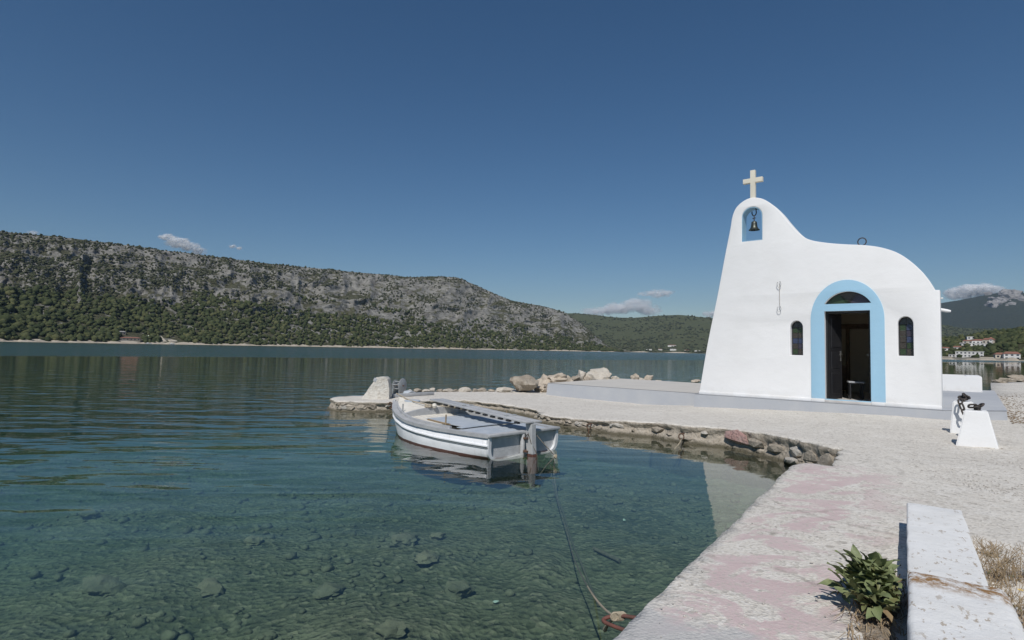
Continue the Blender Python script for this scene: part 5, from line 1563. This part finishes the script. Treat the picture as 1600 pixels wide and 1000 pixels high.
# ------------------------------------------------------------------ bench, plants and litter by the near strip
bz = 0.6
b_fl, b_fr = P(1417, 785, bz), P(1503, 797, bz)
axb = near_dir
perp = near_in
bw__ = abs((b_fr - b_fl).dot(perp))
org = P(1420, 903, 0.66)                          # far-left top corner of the raised block
o2 = b_fl + axb * ((org - b_fl).dot(axb))
ben = thing('bench', 'low whitewashed masonry bench with rust-stained raised end block', 'bench', (o2.x, o2.y, 0.37), math.atan2(-axb.x, axb.y))
Ls = (b_fl - o2).dot(axb)
def lump(name, x0, x1, y0, y1, z0, z1, mat, parent, bev, cuts=10, amp_=0.006, roundr=0.0):
    bm = bmesh.new(); bmesh.ops.create_cube(bm, size=1)
    for v in bm.verts: v.co = Vector(((x0 + x1) / 2 + v.co.x * (x1 - x0), (y0 + y1) / 2 + v.co.y * (y1 - y0), (z0 + z1) / 2 + v.co.z * (z1 - z0)))
    if roundr:
        es = [e for e in bm.edges if all(v.co.x > x1 - 1e-4 and v.co.z > z1 - 1e-4 for v in e.verts)]
        bmesh.ops.bevel(bm, geom=es, offset=roundr, segments=6, affect='EDGES', profile=0.5)
    bmesh.ops.bevel(bm, geom=[e for e in bm.edges if e.calc_face_angle(0) > 0.6], offset=bev, segments=3, affect='EDGES', profile=0.5)
    bmesh.ops.triangulate(bm, faces=[f_ for f_ in bm.faces if len(f_.verts) > 4])
    bmesh.ops.subdivide_edges(bm, edges=[e for e in bm.edges if e.calc_length() > 0.12], cuts=cuts, use_grid_fill=True)
    for v in bm.verts:
        v.co += Vector((noise.noise(v.co * 6), noise.noise(v.co * 6 + Vector((5, 5, 5))), noise.noise(v.co * 6 + Vector((9, 2, 7))))) * amp_
    return bm_obj(name, bm, mat, parent, sharp=40)
lump('seat_slab', 0.0, bw__, -0.02, Ls, 0.0, bz - 0.37, 'bench_plaster', ben, 0.012)
lump('end_block', 0.002, bw__ + 0.04, -1.6, 0.0, -0.01, bz - 0.37 + 0.10, 'bench_plaster', ben, 0.022, 10, 0.008, 0.05)
# soil bed between strip and bench
sb_ = [P(1330, 905, 0.405), P(1416, 905, 0.405), P(1412, 1040, 0.405), P(1318, 1040, 0.405)]
v, f = [], []
for i in range(17):
    for k in range(13):
        a_ = sb_[0].lerp(sb_[1], k / 12); b_ = sb_[3].lerp(sb_[2], k / 12); p = a_.lerp(b_, i / 16)
        e_ = min(k, 12 - k, i) / 4.0
        v.append((p.x, p.y, 0.375 + 0.036 * min(1, e_) + 0.030 * noise.noise(p * 9) + 0.012 * noise.noise(p * 30)))
for i in range(16):
    for k in range(12): f.append((i * 13 + k, (i + 1) * 13 + k, (i + 1) * 13 + k + 1, i * 13 + k + 1))
tag(obj('soil_bed', v, f, 'soil', None, True), kind='structure')
# broad-leaved plant
pp = P(1369, 940, 0.42)
plant = thing('leafy_plant', 'broad-leaved green plant growing against the left side of the white bench', 'plant', (pp.x, pp.y, 0.40))
def leaf_mesh(L, W, curl, fold, seed, mat):
    r = random.Random(seed); v, f = [], []
    n = 7
    for i in range(n + 1):
        t_ = i / n
        w = W * (math.sin(PI * min(1, t_ ** 0.75)) ** 0.8) * (0.35 + 0.65 * t_ if t_ < .5 else 1) + 0.003 * (1 - t_)
        y = L * (t_ - 0.12 * curl * t_ ** 3); z = L * (0.25 * t_ - curl * t_ * t_ * 0.55)
        wv_ = 0.006 * math.sin(t_ * 9 + seed)
        v += [(-w / 2, y, z + fold * w * 0.5 + wv_), (0, y, z), (w / 2, y, z + fold * w * 0.5 - wv_)]
    for i in range(n):
        for k in range(2): f.append((i * 3 + k, i * 3 + k + 1, i * 3 + 4 + k, i * 3 + 3 + k))
    me = bpy.data.meshes.new('leaf'); me.from_pydata(v, [], f); me.materials.append(MATS[mat])
    me.polygons.foreach_set('use_smooth', [True] * len(f))
    return me
LM = [leaf_mesh(1.0 * q_, w_, c_, fo, k, m_) for k, (q_, w_, c_, fo, m_) in enumerate([(0.155, 0.062, 0.5, 0.4, 'leaf_green'), (0.145, 0.066, 0.75, 0.35, 'leaf_green'), (0.165, 0.06, 0.3, 0.4, 'leaf_green'), (0.135, 0.06, 0.9, 0.3, 'leaf_olive'), (0.13, 0.036, 0.6, 0.6, 'leaf_olive'), (0.13, 0.035, 1.1, 0.2, 'leaf_dry')])]
def put_leaf(parent, me, p, az_, el_, roll, sc=1.0):
    o = bpy.data.objects.new('leaf', me); COL.objects.link(o); o.parent = parent
    o.matrix_local = Matrix.Translation(p) @ Matrix.Rotation(az_, 4, 'Z') @ Matrix.Rotation(el_, 4, 'X') @ Matrix.Rotation(roll, 4, 'Y') @ Matrix.Scale(sc, 4)
rp_ = random.Random(21)
stems = []
for k in range(40):
    a = rp_.uniform(0, 2 * PI); r_ = 0.165 * math.sqrt(rp_.random())
    sxy = near_dir * (r_ * math.sin(a) * 1.55 - 0.02) + near_in * (r_ * math.cos(a) * 0.8 - 0.02)
    stems.append((Vector((sxy.x, sxy.y, 0.045 + 0.085 * (1 - (r_ / 0.17) ** 2) + rp_.uniform(-0.02, 0.02))), a, r_))
for c, a, r_ in stems:
    n_l = rp_.randint(7, 9)
    for j in range(n_l):
        az_ = 2 * PI * j / n_l * 1.0 + rp_.uniform(-0.4, 0.4)
        el_ = rp_.uniform(0.15, 1.15) if r_ < 0.12 else rp_.uniform(-0.2, 0.75)
        ki = rp_.choice([0, 0, 1, 1, 2, 2, 3, 4]) if c.z > 0.07 or rp_.random() < 0.7 else 5
        q_ = c + Vector((0, 0, rp_.uniform(-0.02, 0.03)))
        tipx = q_ + Matrix.Rotation(az_, 3, 'Z') @ Vector((0, 0.13, 0))
        if (Vector((pp.x, pp.y, 0)) + Vector((tipx.x, tipx.y, 0)) - Vector((o2.x, o2.y, 0))).dot(perp) > -0.005 and rp_.random() < 0.96: continue
        put_leaf(plant, LM[ki], q_, az_, el_, rp_.uniform(-0.5, 0.5), rp_.uniform(0.62, 1.02))
    base = Vector((c.x * 0.5, c.y * 0.5, -0.01))
    v_, f_ = tube_geo([base, (base + c) / 2 + Vector((0, 0, 0.01)), c], 0.006, 5)
    obj('stem', v_, f_, 'leaf_dry', plant)
# dry straw under the plant and weeds to the right of the bench
def blades(n, region, hmin, hmax, r0, seed, lean=0.6):
    r = np.random.default_rng(seed); V, Tt = [], []
    for i in range(n):
        p = region(r); h = r.uniform(hmin, hmax); a = r.uniform(0, 2 * PI); ln = r.uniform(0.2, 1) * lean * h
        d = Vector((math.cos(a), math.sin(a), 0)); s_ = Vector((-d.y, d.x, 0)) * r0
        q1 = p + d * ln * 0.4 + Vector((0, 0, h * 0.6)); q2 = p + d * ln + Vector((0, 0, h * (1 - 0.3 * lean)))
        k = len(V); V += [p - s_, p + s_, q1 + s_ * 0.7, q1 - s_ * 0.7, q2]
        Tt += [(k, k + 1, k + 2), (k, k + 2, k + 3), (k + 3, k + 2, k + 4)]
    return V, Tt
def reg_soil(r):
    u, w = r.random(), r.random()
    p = sb_[0].lerp(sb_[1], u).lerp(sb_[3].lerp(sb_[2], u), w); return Vector((p.x, p.y, 0.405))
V, Tt = blades(380, reg_soil, 0.02, 0.08, 0.0026, 3, 3.0)
tag(np_mesh('dry_straw', np.array([tuple(q_) for q_ in V]), np.array(Tt), 'straw'), 'dry straw littering the soil under the leafy plant', 'straw', kind='stuff')
def weed(cpx, n, rad_, hmin, hmax, seed, lab, flower=False):
    c = P(*cpx, 0.41)
    w = thing('dry_weed', lab, 'weed', (c.x, c.y, 0.40), 0, 'dry weeds along the right side of the bench')
    r = random.Random(seed); vv, ff = [], []
    def add(pts_, rd):
        a, b = tube_geo(pts_, rd, 4); k = len(vv); vv.extend(a); ff.extend([tuple(i + k for i in q_) for q_ in b])
    for i in range(n):
        a = r.uniform(0, 2 * PI); q_ = rad_ * math.sqrt(r.random()); p0 = Vector((q_ * math.cos(a), q_ * math.sin(a), 0))
        h = r.uniform(hmin, hmax); d = Vector((r.gauss(0, 0.35), r.gauss(0, 0.35), 1)).normalized()
        p1 = p0 + d * h * 0.5; p2 = p0 + d * h + Vector((r.gauss(0, .02), r.gauss(0, .02), 0))
        add([p0, p1, p2], lambda s: 0.0022 * (1 - 0.7 * s))
        for _ in range(3):
            e = p1.lerp(p2, r.random()); add([e, e + Vector((r.gauss(0, .03), r.gauss(0, .03), r.uniform(.01, .05)))], 0.0011)
    obj('stems', vv, ff, 'straw', w)
    for _ in range(26):
        a = r.uniform(0, 2 * PI); put_leaf(w, LM[5] if r.random() < .7 else LM[4], Vector((rad_ * r.uniform(-.9, .9), rad_ * r.uniform(-.9, .9), r.uniform(0.0, hmax * 0.35))), a, r.uniform(0.0, 1.1), r.uniform(-1, 1), r.uniform(0.14, 0.34))
    if flower:
        fc = Vector((0.02, -0.02, hmax * 0.75))
        bm = bmesh.new()
        for k in range(8):
            a = 2 * PI * k / 8
            d1 = Vector((math.cos(a), math.sin(a), 0.3)) * 0.014; d2 = Vector((math.cos(a + 0.5), math.sin(a + 0.5), 0.3)) * 0.014
            bm.faces.new([bm.verts.new(fc), bm.verts.new(fc + d1), bm.verts.new(fc + (d1 + d2) * 0.62), bm.verts.new(fc + d2)])
        bm_obj('flower', bm, 'flower_yellow', w)
weed((1555, 905), 60, 0.10, 0.08, 0.22, 1, 'grey-brown dry weed with thin branching stems beside the bench middle')
weed((1585, 960), 70, 0.10, 0.06, 0.18, 2, 'dry brown weed with one yellow flower beside the bench end block', True)
weed((1545, 868), 26, 0.05, 0.04, 0.10, 3, 'small dry tuft beside the far part of the bench')
weed((1598, 905), 40, 0.09, 0.08, 0.2, 5, 'sparse dry weed at the right picture edge')
weed((1600, 1010), 70, 0.12, 0.06, 0.16, 6, 'low brown weed patch at the bottom right corner')

# ------------------------------------------------------------------ loose pebbles, dry litter, stones under water
def small_stones(name, pts_, sizes, mat, lab, cat, flat=0.6):
    bv, bf = ico(1) if len(pts_) < 4000 else (np.array([[1, 0, 0], [-.5, .87, 0], [-.5, -.87, 0], [.1, 0, 1], [0, .1, -1]]), np.array([[0, 1, 3], [1, 2, 3], [2, 0, 3], [1, 0, 4], [2, 1, 4], [0, 2, 4]]))
    n, k = len(pts_), len(bv)
    an = rng.uniform(0, 2 * PI, n); ca, sa = np.cos(an), np.sin(an)
    vv = bv[None] * (1 + rng.uniform(-0.28, 0.28, (n, k, 1))) * sizes[:, None, None] * np.stack([rng.uniform(.8, 1.4, n), rng.uniform(.7, 1.1, n), np.full(n, flat)], -1)[:, None, :]
    x = vv[..., 0] * ca[:, None] - vv[..., 1] * sa[:, None]; y = vv[..., 0] * sa[:, None] + vv[..., 1] * ca[:, None]
    vv = np.stack([x, y, vv[..., 2]], -1) + pts_[:, None, :]
    ff = bf[None] + (np.arange(n) * k)[:, None, None]
    o = np_mesh(name, vv.reshape(-1, 3), ff.reshape(-1, 3), mat)
    return tag(o, lab, cat, kind='stuff')
n = 16000
px = rng.uniform(1000, 1640, n); py = 640 + 370 * rng.uniform(0, 1, n) ** 0.8
gp = np.array([tuple(P(a, b, 0.405)) for a, b in zip(px, py)])
keep = inside(gp[:, 0], gp[:, 1], bnd) & (so_of(gp[:, 0], gp[:, 1]) < -0.05)
lx = np.array([loc(q_) for q_ in gp])
keep &= ~((lx[:, 1] > -0.25) & (lx[:, 0] < 2.2) & (lx[:, 0] > -11))
dens = fbm(gp[:, 0] * 1.4, gp[:, 1] * 1.4, 71, 4)
keep &= rng.uniform(0, 1, n) < np.clip((dens - 0.40) * 5, 0.05, 1) * np.where(so_of(gp[:, 0], gp[:, 1]) > -1.1, 0.06, 1)
gp = gp[keep]; gp[:, 2] = gh(gp[:, 0], gp[:, 1]) + 0.004
small_stones('pebbles', gp, rng.uniform(0.003, 0.009, len(gp)), 'pebble', 'small loose pebbles scattered over the quay ground', 'pebbles')
n = 2200
lt = []
for _ in range(n):
    a = P(rng.uniform(1540, 1640), rng.uniform(615, 662), 0.405); l_ = loc(a)
    lt.append((a.x, a.y, 0.41))
lt = np.array(lt)
ll = np.array([loc(q_) for q_ in lt])
edge = rf[0] + (ll[:, 1] - rf[1]) * ((rb[0] + 0.3 - rf[0]) / (rb[1] + 2.2 - rf[1]))
k_ = (ll[:, 0] > edge + 0.05) & (ll[:, 0] < edge + 1.6) & (rng.uniform(0, 1, n) < np.exp(-(ll[:, 0] - edge) * 1.6))
small_stones('leaf_litter', lt[k_], rng.uniform(0.008, 0.026, k_.sum()), 'litter', 'dry brown weed litter along the right side of the terrace', 'litter', 0.3)
n = 9000
r_ = 2.0 + 22 * rng.uniform(0, 1, n) ** 0.75; a_ = rng.uniform(rad(-50), rad(34), n)
gx, gy = r_ * np.sin(a_), r_ * np.cos(a_)
ok = (so_of(gx, gy) > 0.1) & ~inside(gx, gy, bnd) & (rng.uniform(0, 1, n) < np.clip((fbm(gx * .7, gy * .7, 81, 4) - .34) * 4, 0.08, 1))
gx, gy = gx[ok], gy[ok]
sz = np.exp(rng.normal(-3.6, 0.5, len(gx))).clip(0.010, 0.07)
small_stones('seabed_stones', np.stack([gx, gy, bed_z(gx, gy) + sz * 0.25], -1), sz, 'seabed_stone', 'stones and pebbles covering the seabed under the clear water', 'stones', 0.55)
SUB = [(332, 920, 0.135, 'rounded tan stone on the seabed at the bottom left, the clearest there'), (160, 915, 0.17, 'broad dim stone on the seabed left of the rounded tan stone'), (395, 846, 0.10, 'pale angular stone on the seabed right above the rounded tan stone'), (636, 842, 0.17, 'wide greenish boulder on the seabed below the boat bow'), (684, 838, 0.09, 'small pale stone next to the dark patch below the boat'), (668, 872, 0.13, 'pale flat stone on the seabed below the wide greenish boulder'), (716, 920, 0.15, 'brownish stone on the seabed under the middle of the bottom edge'), (612, 985, 0.10, 'dark stone on the seabed at the bottom edge of the picture'), (515, 920, 0.13, 'dim block-shaped stone on the seabed between two pale stones'), (140, 803, 0.13, 'pale stone on the seabed at the far left')]
for i, (x, y, s_, lab) in enumerate(SUB):
    p = P(x, y, -0.9)
    for _ in range(6): p = P(x, y, float(bed_z(p.x, p.y)) + s_ * 0.3)
    tag(rock('sunken_stone', p, (s_ * 1.0, s_ * 0.8, s_ * 0.42), 700 + i, 'sunken_pale' if i in (0, 2, 4, 5) else 'seabed_stone', None, 3, rs.uniform(-1, 1), 0.32), lab, 'stone', 'large stones on the seabed')
for i, (x, y) in enumerate([(775, 940), (622, 988), (975, 812)]):
    p = P(x, y, -0.7)
    for _ in range(6): p = P(x, y, float(bed_z(p.x, p.y)) + 0.03)
    tag(rock('white_shell', p, (0.03, 0.022, 0.012), 777 + i, 'shell_white', None, 1, i), ['white shell on the seabed under the sunken rope', 'white shell on the seabed at the bottom edge', 'white shell on the seabed close to the near quay wall'][i], 'shell', 'white shells on the seabed')

# ------------------------------------------------------------------ houses across the water
HN = 0
def house(label, h, px, py, wpx, hpx, dpx=None, roof='red', wall='house_white', nwin=3, storeys=1, group='houses on the village slope', name='house'):
    p = h.pick(px, py)
    dist = math.hypot(p.x, p.y); k = dist / F
    w, hg = wpx * k, hpx * k; d = (dpx or wpx * 0.7) * k
    rz = math.atan2(-p.x, p.y) + (HASH(px) - 0.5) * 0.5
    hs = thing(name, label, 'house', (p.x, p.y, p.z - 0.3), rz, group)
    wh = hg * (0.72 if roof in ('red', 'grey') else 0.94)
    box('wall', (0, d / 2, wh / 2 - 0.6), (w, d, wh + 1.2), wall, hs)
    if roof in ('red', 'grey'):
        e = 0.4; rh = hg - wh
        bm = bmesh.new()
        a = [bm.verts.new(q) for q in ((-w / 2 - e, -e, wh), (w / 2 + e, -e, wh), (w / 2 + e, d + e, wh), (-w / 2 - e, d + e, wh))]
        r0 = bm.verts.new((-w / 2 + w * 0.16, d / 2, wh + rh)); r1 = bm.verts.new((w / 2 - w * 0.16, d / 2, wh + rh))
        bm.faces.new((a[0], a[1], r1, r0)); bm.faces.new((a[2], a[3], r0, r1)); bm.faces.new((a[1], a[2], r1)); bm.faces.new((a[3], a[0], r0)); bm.faces.new(a[::-1])
        bm_obj('roof', bm, 'roof_red' if roof == 'red' else 'roof_grey', hs)
    else:
        box('roof', (0, d / 2, wh + hg * 0.03), (w + 0.5, d + 0.5, hg * 0.06), 'house_white', hs)
    for s in range(storeys):
        z = wh * (s + 0.55) / storeys
        for i in range(nwin):
            x = -w / 2 + w * (i + 0.5) / nwin
            wn_ = box('window', (x, -0.02, z), (min(1.6, w / nwin * 0.45), 0.12, min(1.5, wh / storeys * 0.42)), 'window_dark', hs)
    return hs
def HASH(v):
    q = math.sin(v * 12.9898) * 43758.5453
    return q - math.floor(q)
house('white two-storey villa on the shore at the right, the nearest to the water', vil, 1580.5, 561.5, 15, 9.5, 12, 'red', 'house_white', 3, 2)
house('low house with a brown-red roof against the left side of the shore villa', vil, 1567, 560.5, 15, 7.5, 9, 'red', 'house_cream', 3)
house('long white flat-roofed building on the shore, widest of the village', vil, 1514, 558, 27, 7.5, 10, 'flat', 'house_white', 7, 2)
house('red-roofed house in the middle of the hillside cluster', vil, 1531, 538.5, 15, 7, 9, 'red', 'house_white', 4)
house('red-roofed hall with a pale wall, right of the hillside cluster', vil, 1543.5, 538, 11, 8, 8, 'red', 'house_cream', 3)
house('low white terrace house at the left foot of the hillside cluster', vil, 1521, 540.5, 11, 4, 7, 'flat', 'house_white', 3)
house('low white house in front of the red-roofed hall', vil, 1535, 541.5, 12, 4, 6, 'flat', 'house_white', 3)
house('small red-roofed house left above the long white building', vil, 1512, 537, 10, 5, 7, 'red', 'house_cream', 2)
house('small white house with a flat roof at the top of the village slope', vil, 1517.5, 530.5, 8, 4, 6, 'flat', 'house_white', 2)
house('white cottage halfway up, left of the long white building', vil, 1496, 547, 9, 5.5, 7, 'red', 'house_white', 2)
house('tiny pale cottage just above the white cottage', vil, 1503.5, 540, 7, 4, 5, 'grey', 'house_white', 2)
house('pale house beside the chapel wall edge, leftmost of the village', vil, 1477, 548, 10, 5, 7, 'red', 'house_white', 3)
house('small white hut by the shore below the leftmost house', vil, 1487, 558, 7, 4, 5, 'flat', 'house_white', 2)
tw = house('narrow white bell tower house in the hillside cluster', vil, 1548, 538, 2.6, 9, 2.6, 'red', 'house_white', 1, 2)
for i, (x, y, w, h, lab) in enumerate([(1050, 542, 12, 3.2, 'long white building low on the far hills left of the chapel'), (1014.5, 548, 8, 2.6, 'pale building on the far shore below the low cloud'), (1032, 547.5, 6, 2.4, 'small pale house between two buildings on the far shore'), (1052, 547.8, 9, 2.6, 'white house on the far shore below the long white building'), (1073, 549, 7, 2.4, 'small white house on the far shore, second from the chapel'), (1090, 550, 8, 2.4, 'white house on the far shore nearest the chapel wall')]):
    house(lab, mid, x, y, w, h, w * 0.6, 'flat' if i % 2 else 'red', 'house_white', 3, 1, 'houses on the far shore')
house('long low red-roofed house among pines on the left shore', big, 210, 532.5, 24, 5, 9, 'red', 'house_stone', 6, 1, 'houses on the left shore')
house('pale house just above the long red-roofed one on the left shore', big, 197, 523, 10, 5, 8, 'grey', 'house_stone', 3, 1, 'houses on the left shore')
# pale retaining wall and sea wall of the village, bare banks by the left shore
def wall_line(name, label, h, pts_px, hgt, th, mat, cat='wall'):
    P3 = [h.pick(*q_) for q_ in pts_px]
    v, f = [], []
    for p in P3:
        r_ = Vector((p.x, p.y, 0)).normalized()
        for o_, z in ((-th, -1.0), (-th, hgt), (th, hgt), (th, -1.0)): v.append((p.x + r_.x * o_, p.y + r_.y * o_, p.z + z))
    for i in range(len(P3) - 1):
        for k in range(4): f.append((i * 4 + k, i * 4 + (k + 1) % 4, i * 4 + 4 + (k + 1) % 4, i * 4 + 4 + k))
    f += [(3, 2, 1, 0), tuple(len(v) - 4 + k for k in range(4))]
    return tag(obj(name, v, f, mat), label, cat)
wall_line('retaining_wall', 'pale curved retaining wall right of the hillside houses', vil, [(1527, 543), (1540, 543), (1552, 541.5), (1560, 539.5), (1564, 537.5), (1556, 536)], 1.6, 0.5, 'house_white')
wall_line('sea_wall', 'long pale sea wall along the village shore', vil, [(1466, 562.2), (1485, 562.3), (1510, 562.8), (1535, 563.1), (1560, 563.2), (1574, 563)], 1.3, 0.6, 'house_cream')
wall_line('sea_wall', 'thin pale sea wall along the middle of the left shore', big, [(318, 537.6), (360, 538.2), (420, 539.2), (480, 540.0), (540, 540.9), (600, 541.9)], 1.1, 0.6, 'house_cream')
def bank(label, px_outline, lift):
    return tag(patch_on(big, px_outline, 'earth_bank', 'shore_sand', lift, 4), kind='structure')
bank('bare', [(251, 521), (256, 522), (263, 529), (270, 535), (261, 535.3), (257, 529)], 1.6)
bank('bare', [(267, 531), (275, 530.5), (284, 532), (285, 534.5), (272, 535)], 1.6)
# small boats far off
def small_boat(px, D, L, label):
    r_ = ray(px, 545); h_ = math.hypot(r_[0], r_[1])
    p = Vector((r_[0] / h_ * D, r_[1] / h_ * D, 0))
    b_ = thing('moored_boat', label, 'boat', p, math.atan2(-p.x, p.y) + (HASH(px) - .5) * .6, 'small boats off the far shores')
    v, f = [], []
    for i in range(9):
        s = i / 8; wdt = L * 0.17 * (1 - max(0, s - 0.35) ** 2 * 2.3)
        for y, z in ((-wdt, 0.75 + 0.4 * s * s), (-wdt * 0.7, -0.2), (wdt * 0.7, -0.2), (wdt, 0.75 + 0.4 * s * s)): v.append((-L / 2 + L * s, y, z))
    for i in range(8):
        for k in range(4): f.append((i * 4 + k, i * 4 + (k + 1) % 4, i * 4 + 4 + (k + 1) % 4, i * 4 + 4 + k))
    f += [(3, 2, 1, 0), (32, 33, 34, 35)]
    obj('hull', v, f, 'house_white', b_)
    box('cabin', (-L * 0.06, 0, 1.3), (L * 0.3, L * 0.2, 1.1), 'house_white', b_, bevel=0.1)
small_boat(231, 782, 7, 'white boat moored before the red-roofed house on the left shore')
small_boat(268, 800, 6, 'white boat moored below the bare track on the left shore')
small_boat(936, 1480, 8, 'white boat off the point where the rocky hill meets the water')
small_boat(1006, 2200, 12, 'white boat off the far shore left of the houses')

# trees of the village slope keep clear of the houses
hp_ = np.array([(o.location.x, o.location.y) for o in bpy.data.objects if o.name.startswith('house')])
VT = VILLAGE_TREES
dm = np.min(np.hypot(VT[:, None, 0] - hp_[None, :, 0], VT[:, None, 1] - hp_[None, :, 1]), axis=1)
# nothing growing right in front of a house either
vpx = np.array([proj(q_) for q_ in VT])
hpx = np.array([proj((o.location.x, o.location.y, o.location.z)) for o in bpy.data.objects if o.name.startswith('house')])
front = np.any((np.abs(vpx[:, None, 0] - hpx[None, :, 0]) < 6) & (vpx[:, None, 1] > hpx[None, :, 1] - 1) & (vpx[:, None, 1] < hpx[None, :, 1] + 5), axis=1)
VT = VT[(dm > 7) & ~front]
wood('village_trees', VT, rng.uniform(1.6, 3.6, len(VT)), 1, 'pine_foliage', 0.9, 'olive and pine trees between the white houses of the village slope')

# ------------------------------------------------------------------ small fair-weather clouds far behind the hills
t = NT('cloud_mist')
df = t.new('ShaderNodeBsdfDiffuse'); df.inputs['Color'].default_value = (0.95, 0.95, 0.95, 1)
tl2 = t.new('ShaderNodeBsdfTranslucent'); tl2.inputs['Color'].default_value = (0.95, 0.95, 0.95, 1)
mx = t.new('ShaderNodeMixShader'); mx.inputs[0].default_value = 0.35
t.link(df.outputs[0], mx.inputs[1]); t.link(tl2.outputs[0], mx.inputs[2])
tr = t.new('ShaderNodeBsdfTransparent')
m2 = t.new('ShaderNodeMixShader')
at_ = t.new('ShaderNodeAttribute'); at_.attribute_name = 'tint'
t.link(t.math('MULTIPLY', at_.outputs['Fac'], t.ramp(t.noise(t.coord(), 0.012, 5, 0.65), [(0.35, 0.15), (0.65, 1.0)])), m2.inputs[0])
t.link(tr.outputs[0], m2.inputs[1]); t.link(mx.outputs[0], m2.inputs[2])
t.link(m2.outputs[0], t.out.inputs['Surface'])
def cloud(label, lobes, seed, dens=0.16):
    """lobes: pixel ellipses (x, y, rx, ry); puffs fill them at 15 km"""
    D = 15000.0; k = D / F
    r = np.random.default_rng(seed)
    bv, bf = ico(2)
    c0 = at_dist(lobes[0][0], lobes[0][1], D)
    V, Fc, Tn = [], [], []
    for (x, y, rx, ry) in lobes:
        V.append(bv * np.array([rx * k, rx * k * 0.35, ry * k]) * 0.9 @ np.array(Matrix.Rotation(math.atan2(-c0.x, c0.y), 3, 'Z')).T + np.array(at_dist(x, y, D) - c0)); Fc.append(bf + (len(V) - 1) * len(bv)); Tn.append(np.full(len(bv), 0.05))
        n = int(20 + rx * ry * 0.30)
        for _ in range(n):
            a = r.uniform(0, 2 * PI); q_ = math.sqrt(r.random())
            ux, uy = q_ * math.cos(a), q_ * math.sin(a)
            c = at_dist(x + ux * rx, y + uy * ry, D + r.normal(0, 1) * rx * k * 0.35) - c0
            s = k * r.uniform(0.22, 0.55) * min(rx, ry * 1.5) * (1.15 - 0.55 * q_)
            vv = bv * (1 + r.uniform(-0.2, 0.2, (len(bv), 1))) * s * np.array([1.25, 1.25, 0.85]) + np.array(c)
            Fc.append(bf + len(V) * len(bv)); V.append(vv); Tn.append(np.full(len(bv), min(0.9, 2.2 * dens * (1.25 - 0.85 * q_))))
    o = np_mesh('cloud', np.concatenate(V), np.concatenate(Fc), 'cloud_mist', np.concatenate(Tn), True)
    o.location = c0
    return tag(o, label, 'cloud', 'small white clouds')
cloud('slanting wisp of cloud rising from the left ridge', [(262, 371, 13, 5), (278, 379, 18, 7), (296, 386, 16, 6), (311, 393, 12, 5)], 1)
cloud('tiny faint cloud right of the slanting wisp', [(363, 385, 6, 3), (374, 388, 5, 2.5)], 2, 0.12)
cloud('tiny faint cloud on the ridge at the far left', [(52, 364, 9, 3)], 3, 0.12)
cloud('wide low cloud bank behind the far hills left of the chapel', [(945, 487, 36, 5), (970, 481, 26, 8), (995, 476, 24, 9), (1015, 484, 20, 8), (928, 487, 22, 6), (958, 484, 26, 7)], 4, 0.11)
cloud('small flat cloud just above the wide low cloud bank', [(1012, 459, 17, 4), (1030, 459, 20, 6), (1044, 457, 12, 3)], 5, 0.12)
cloud('thin bit of cloud half hidden by the chapel bell wall', [(1110, 491, 12, 5)], 6, 0.14)
cloud('flat-based white cloud above the far mountain at the right', [(1495, 458, 18, 8), (1515, 454, 18, 9), (1538, 453, 18, 8), (1556, 452, 12, 5), (1505, 463, 26, 5)], 7, 0.15)
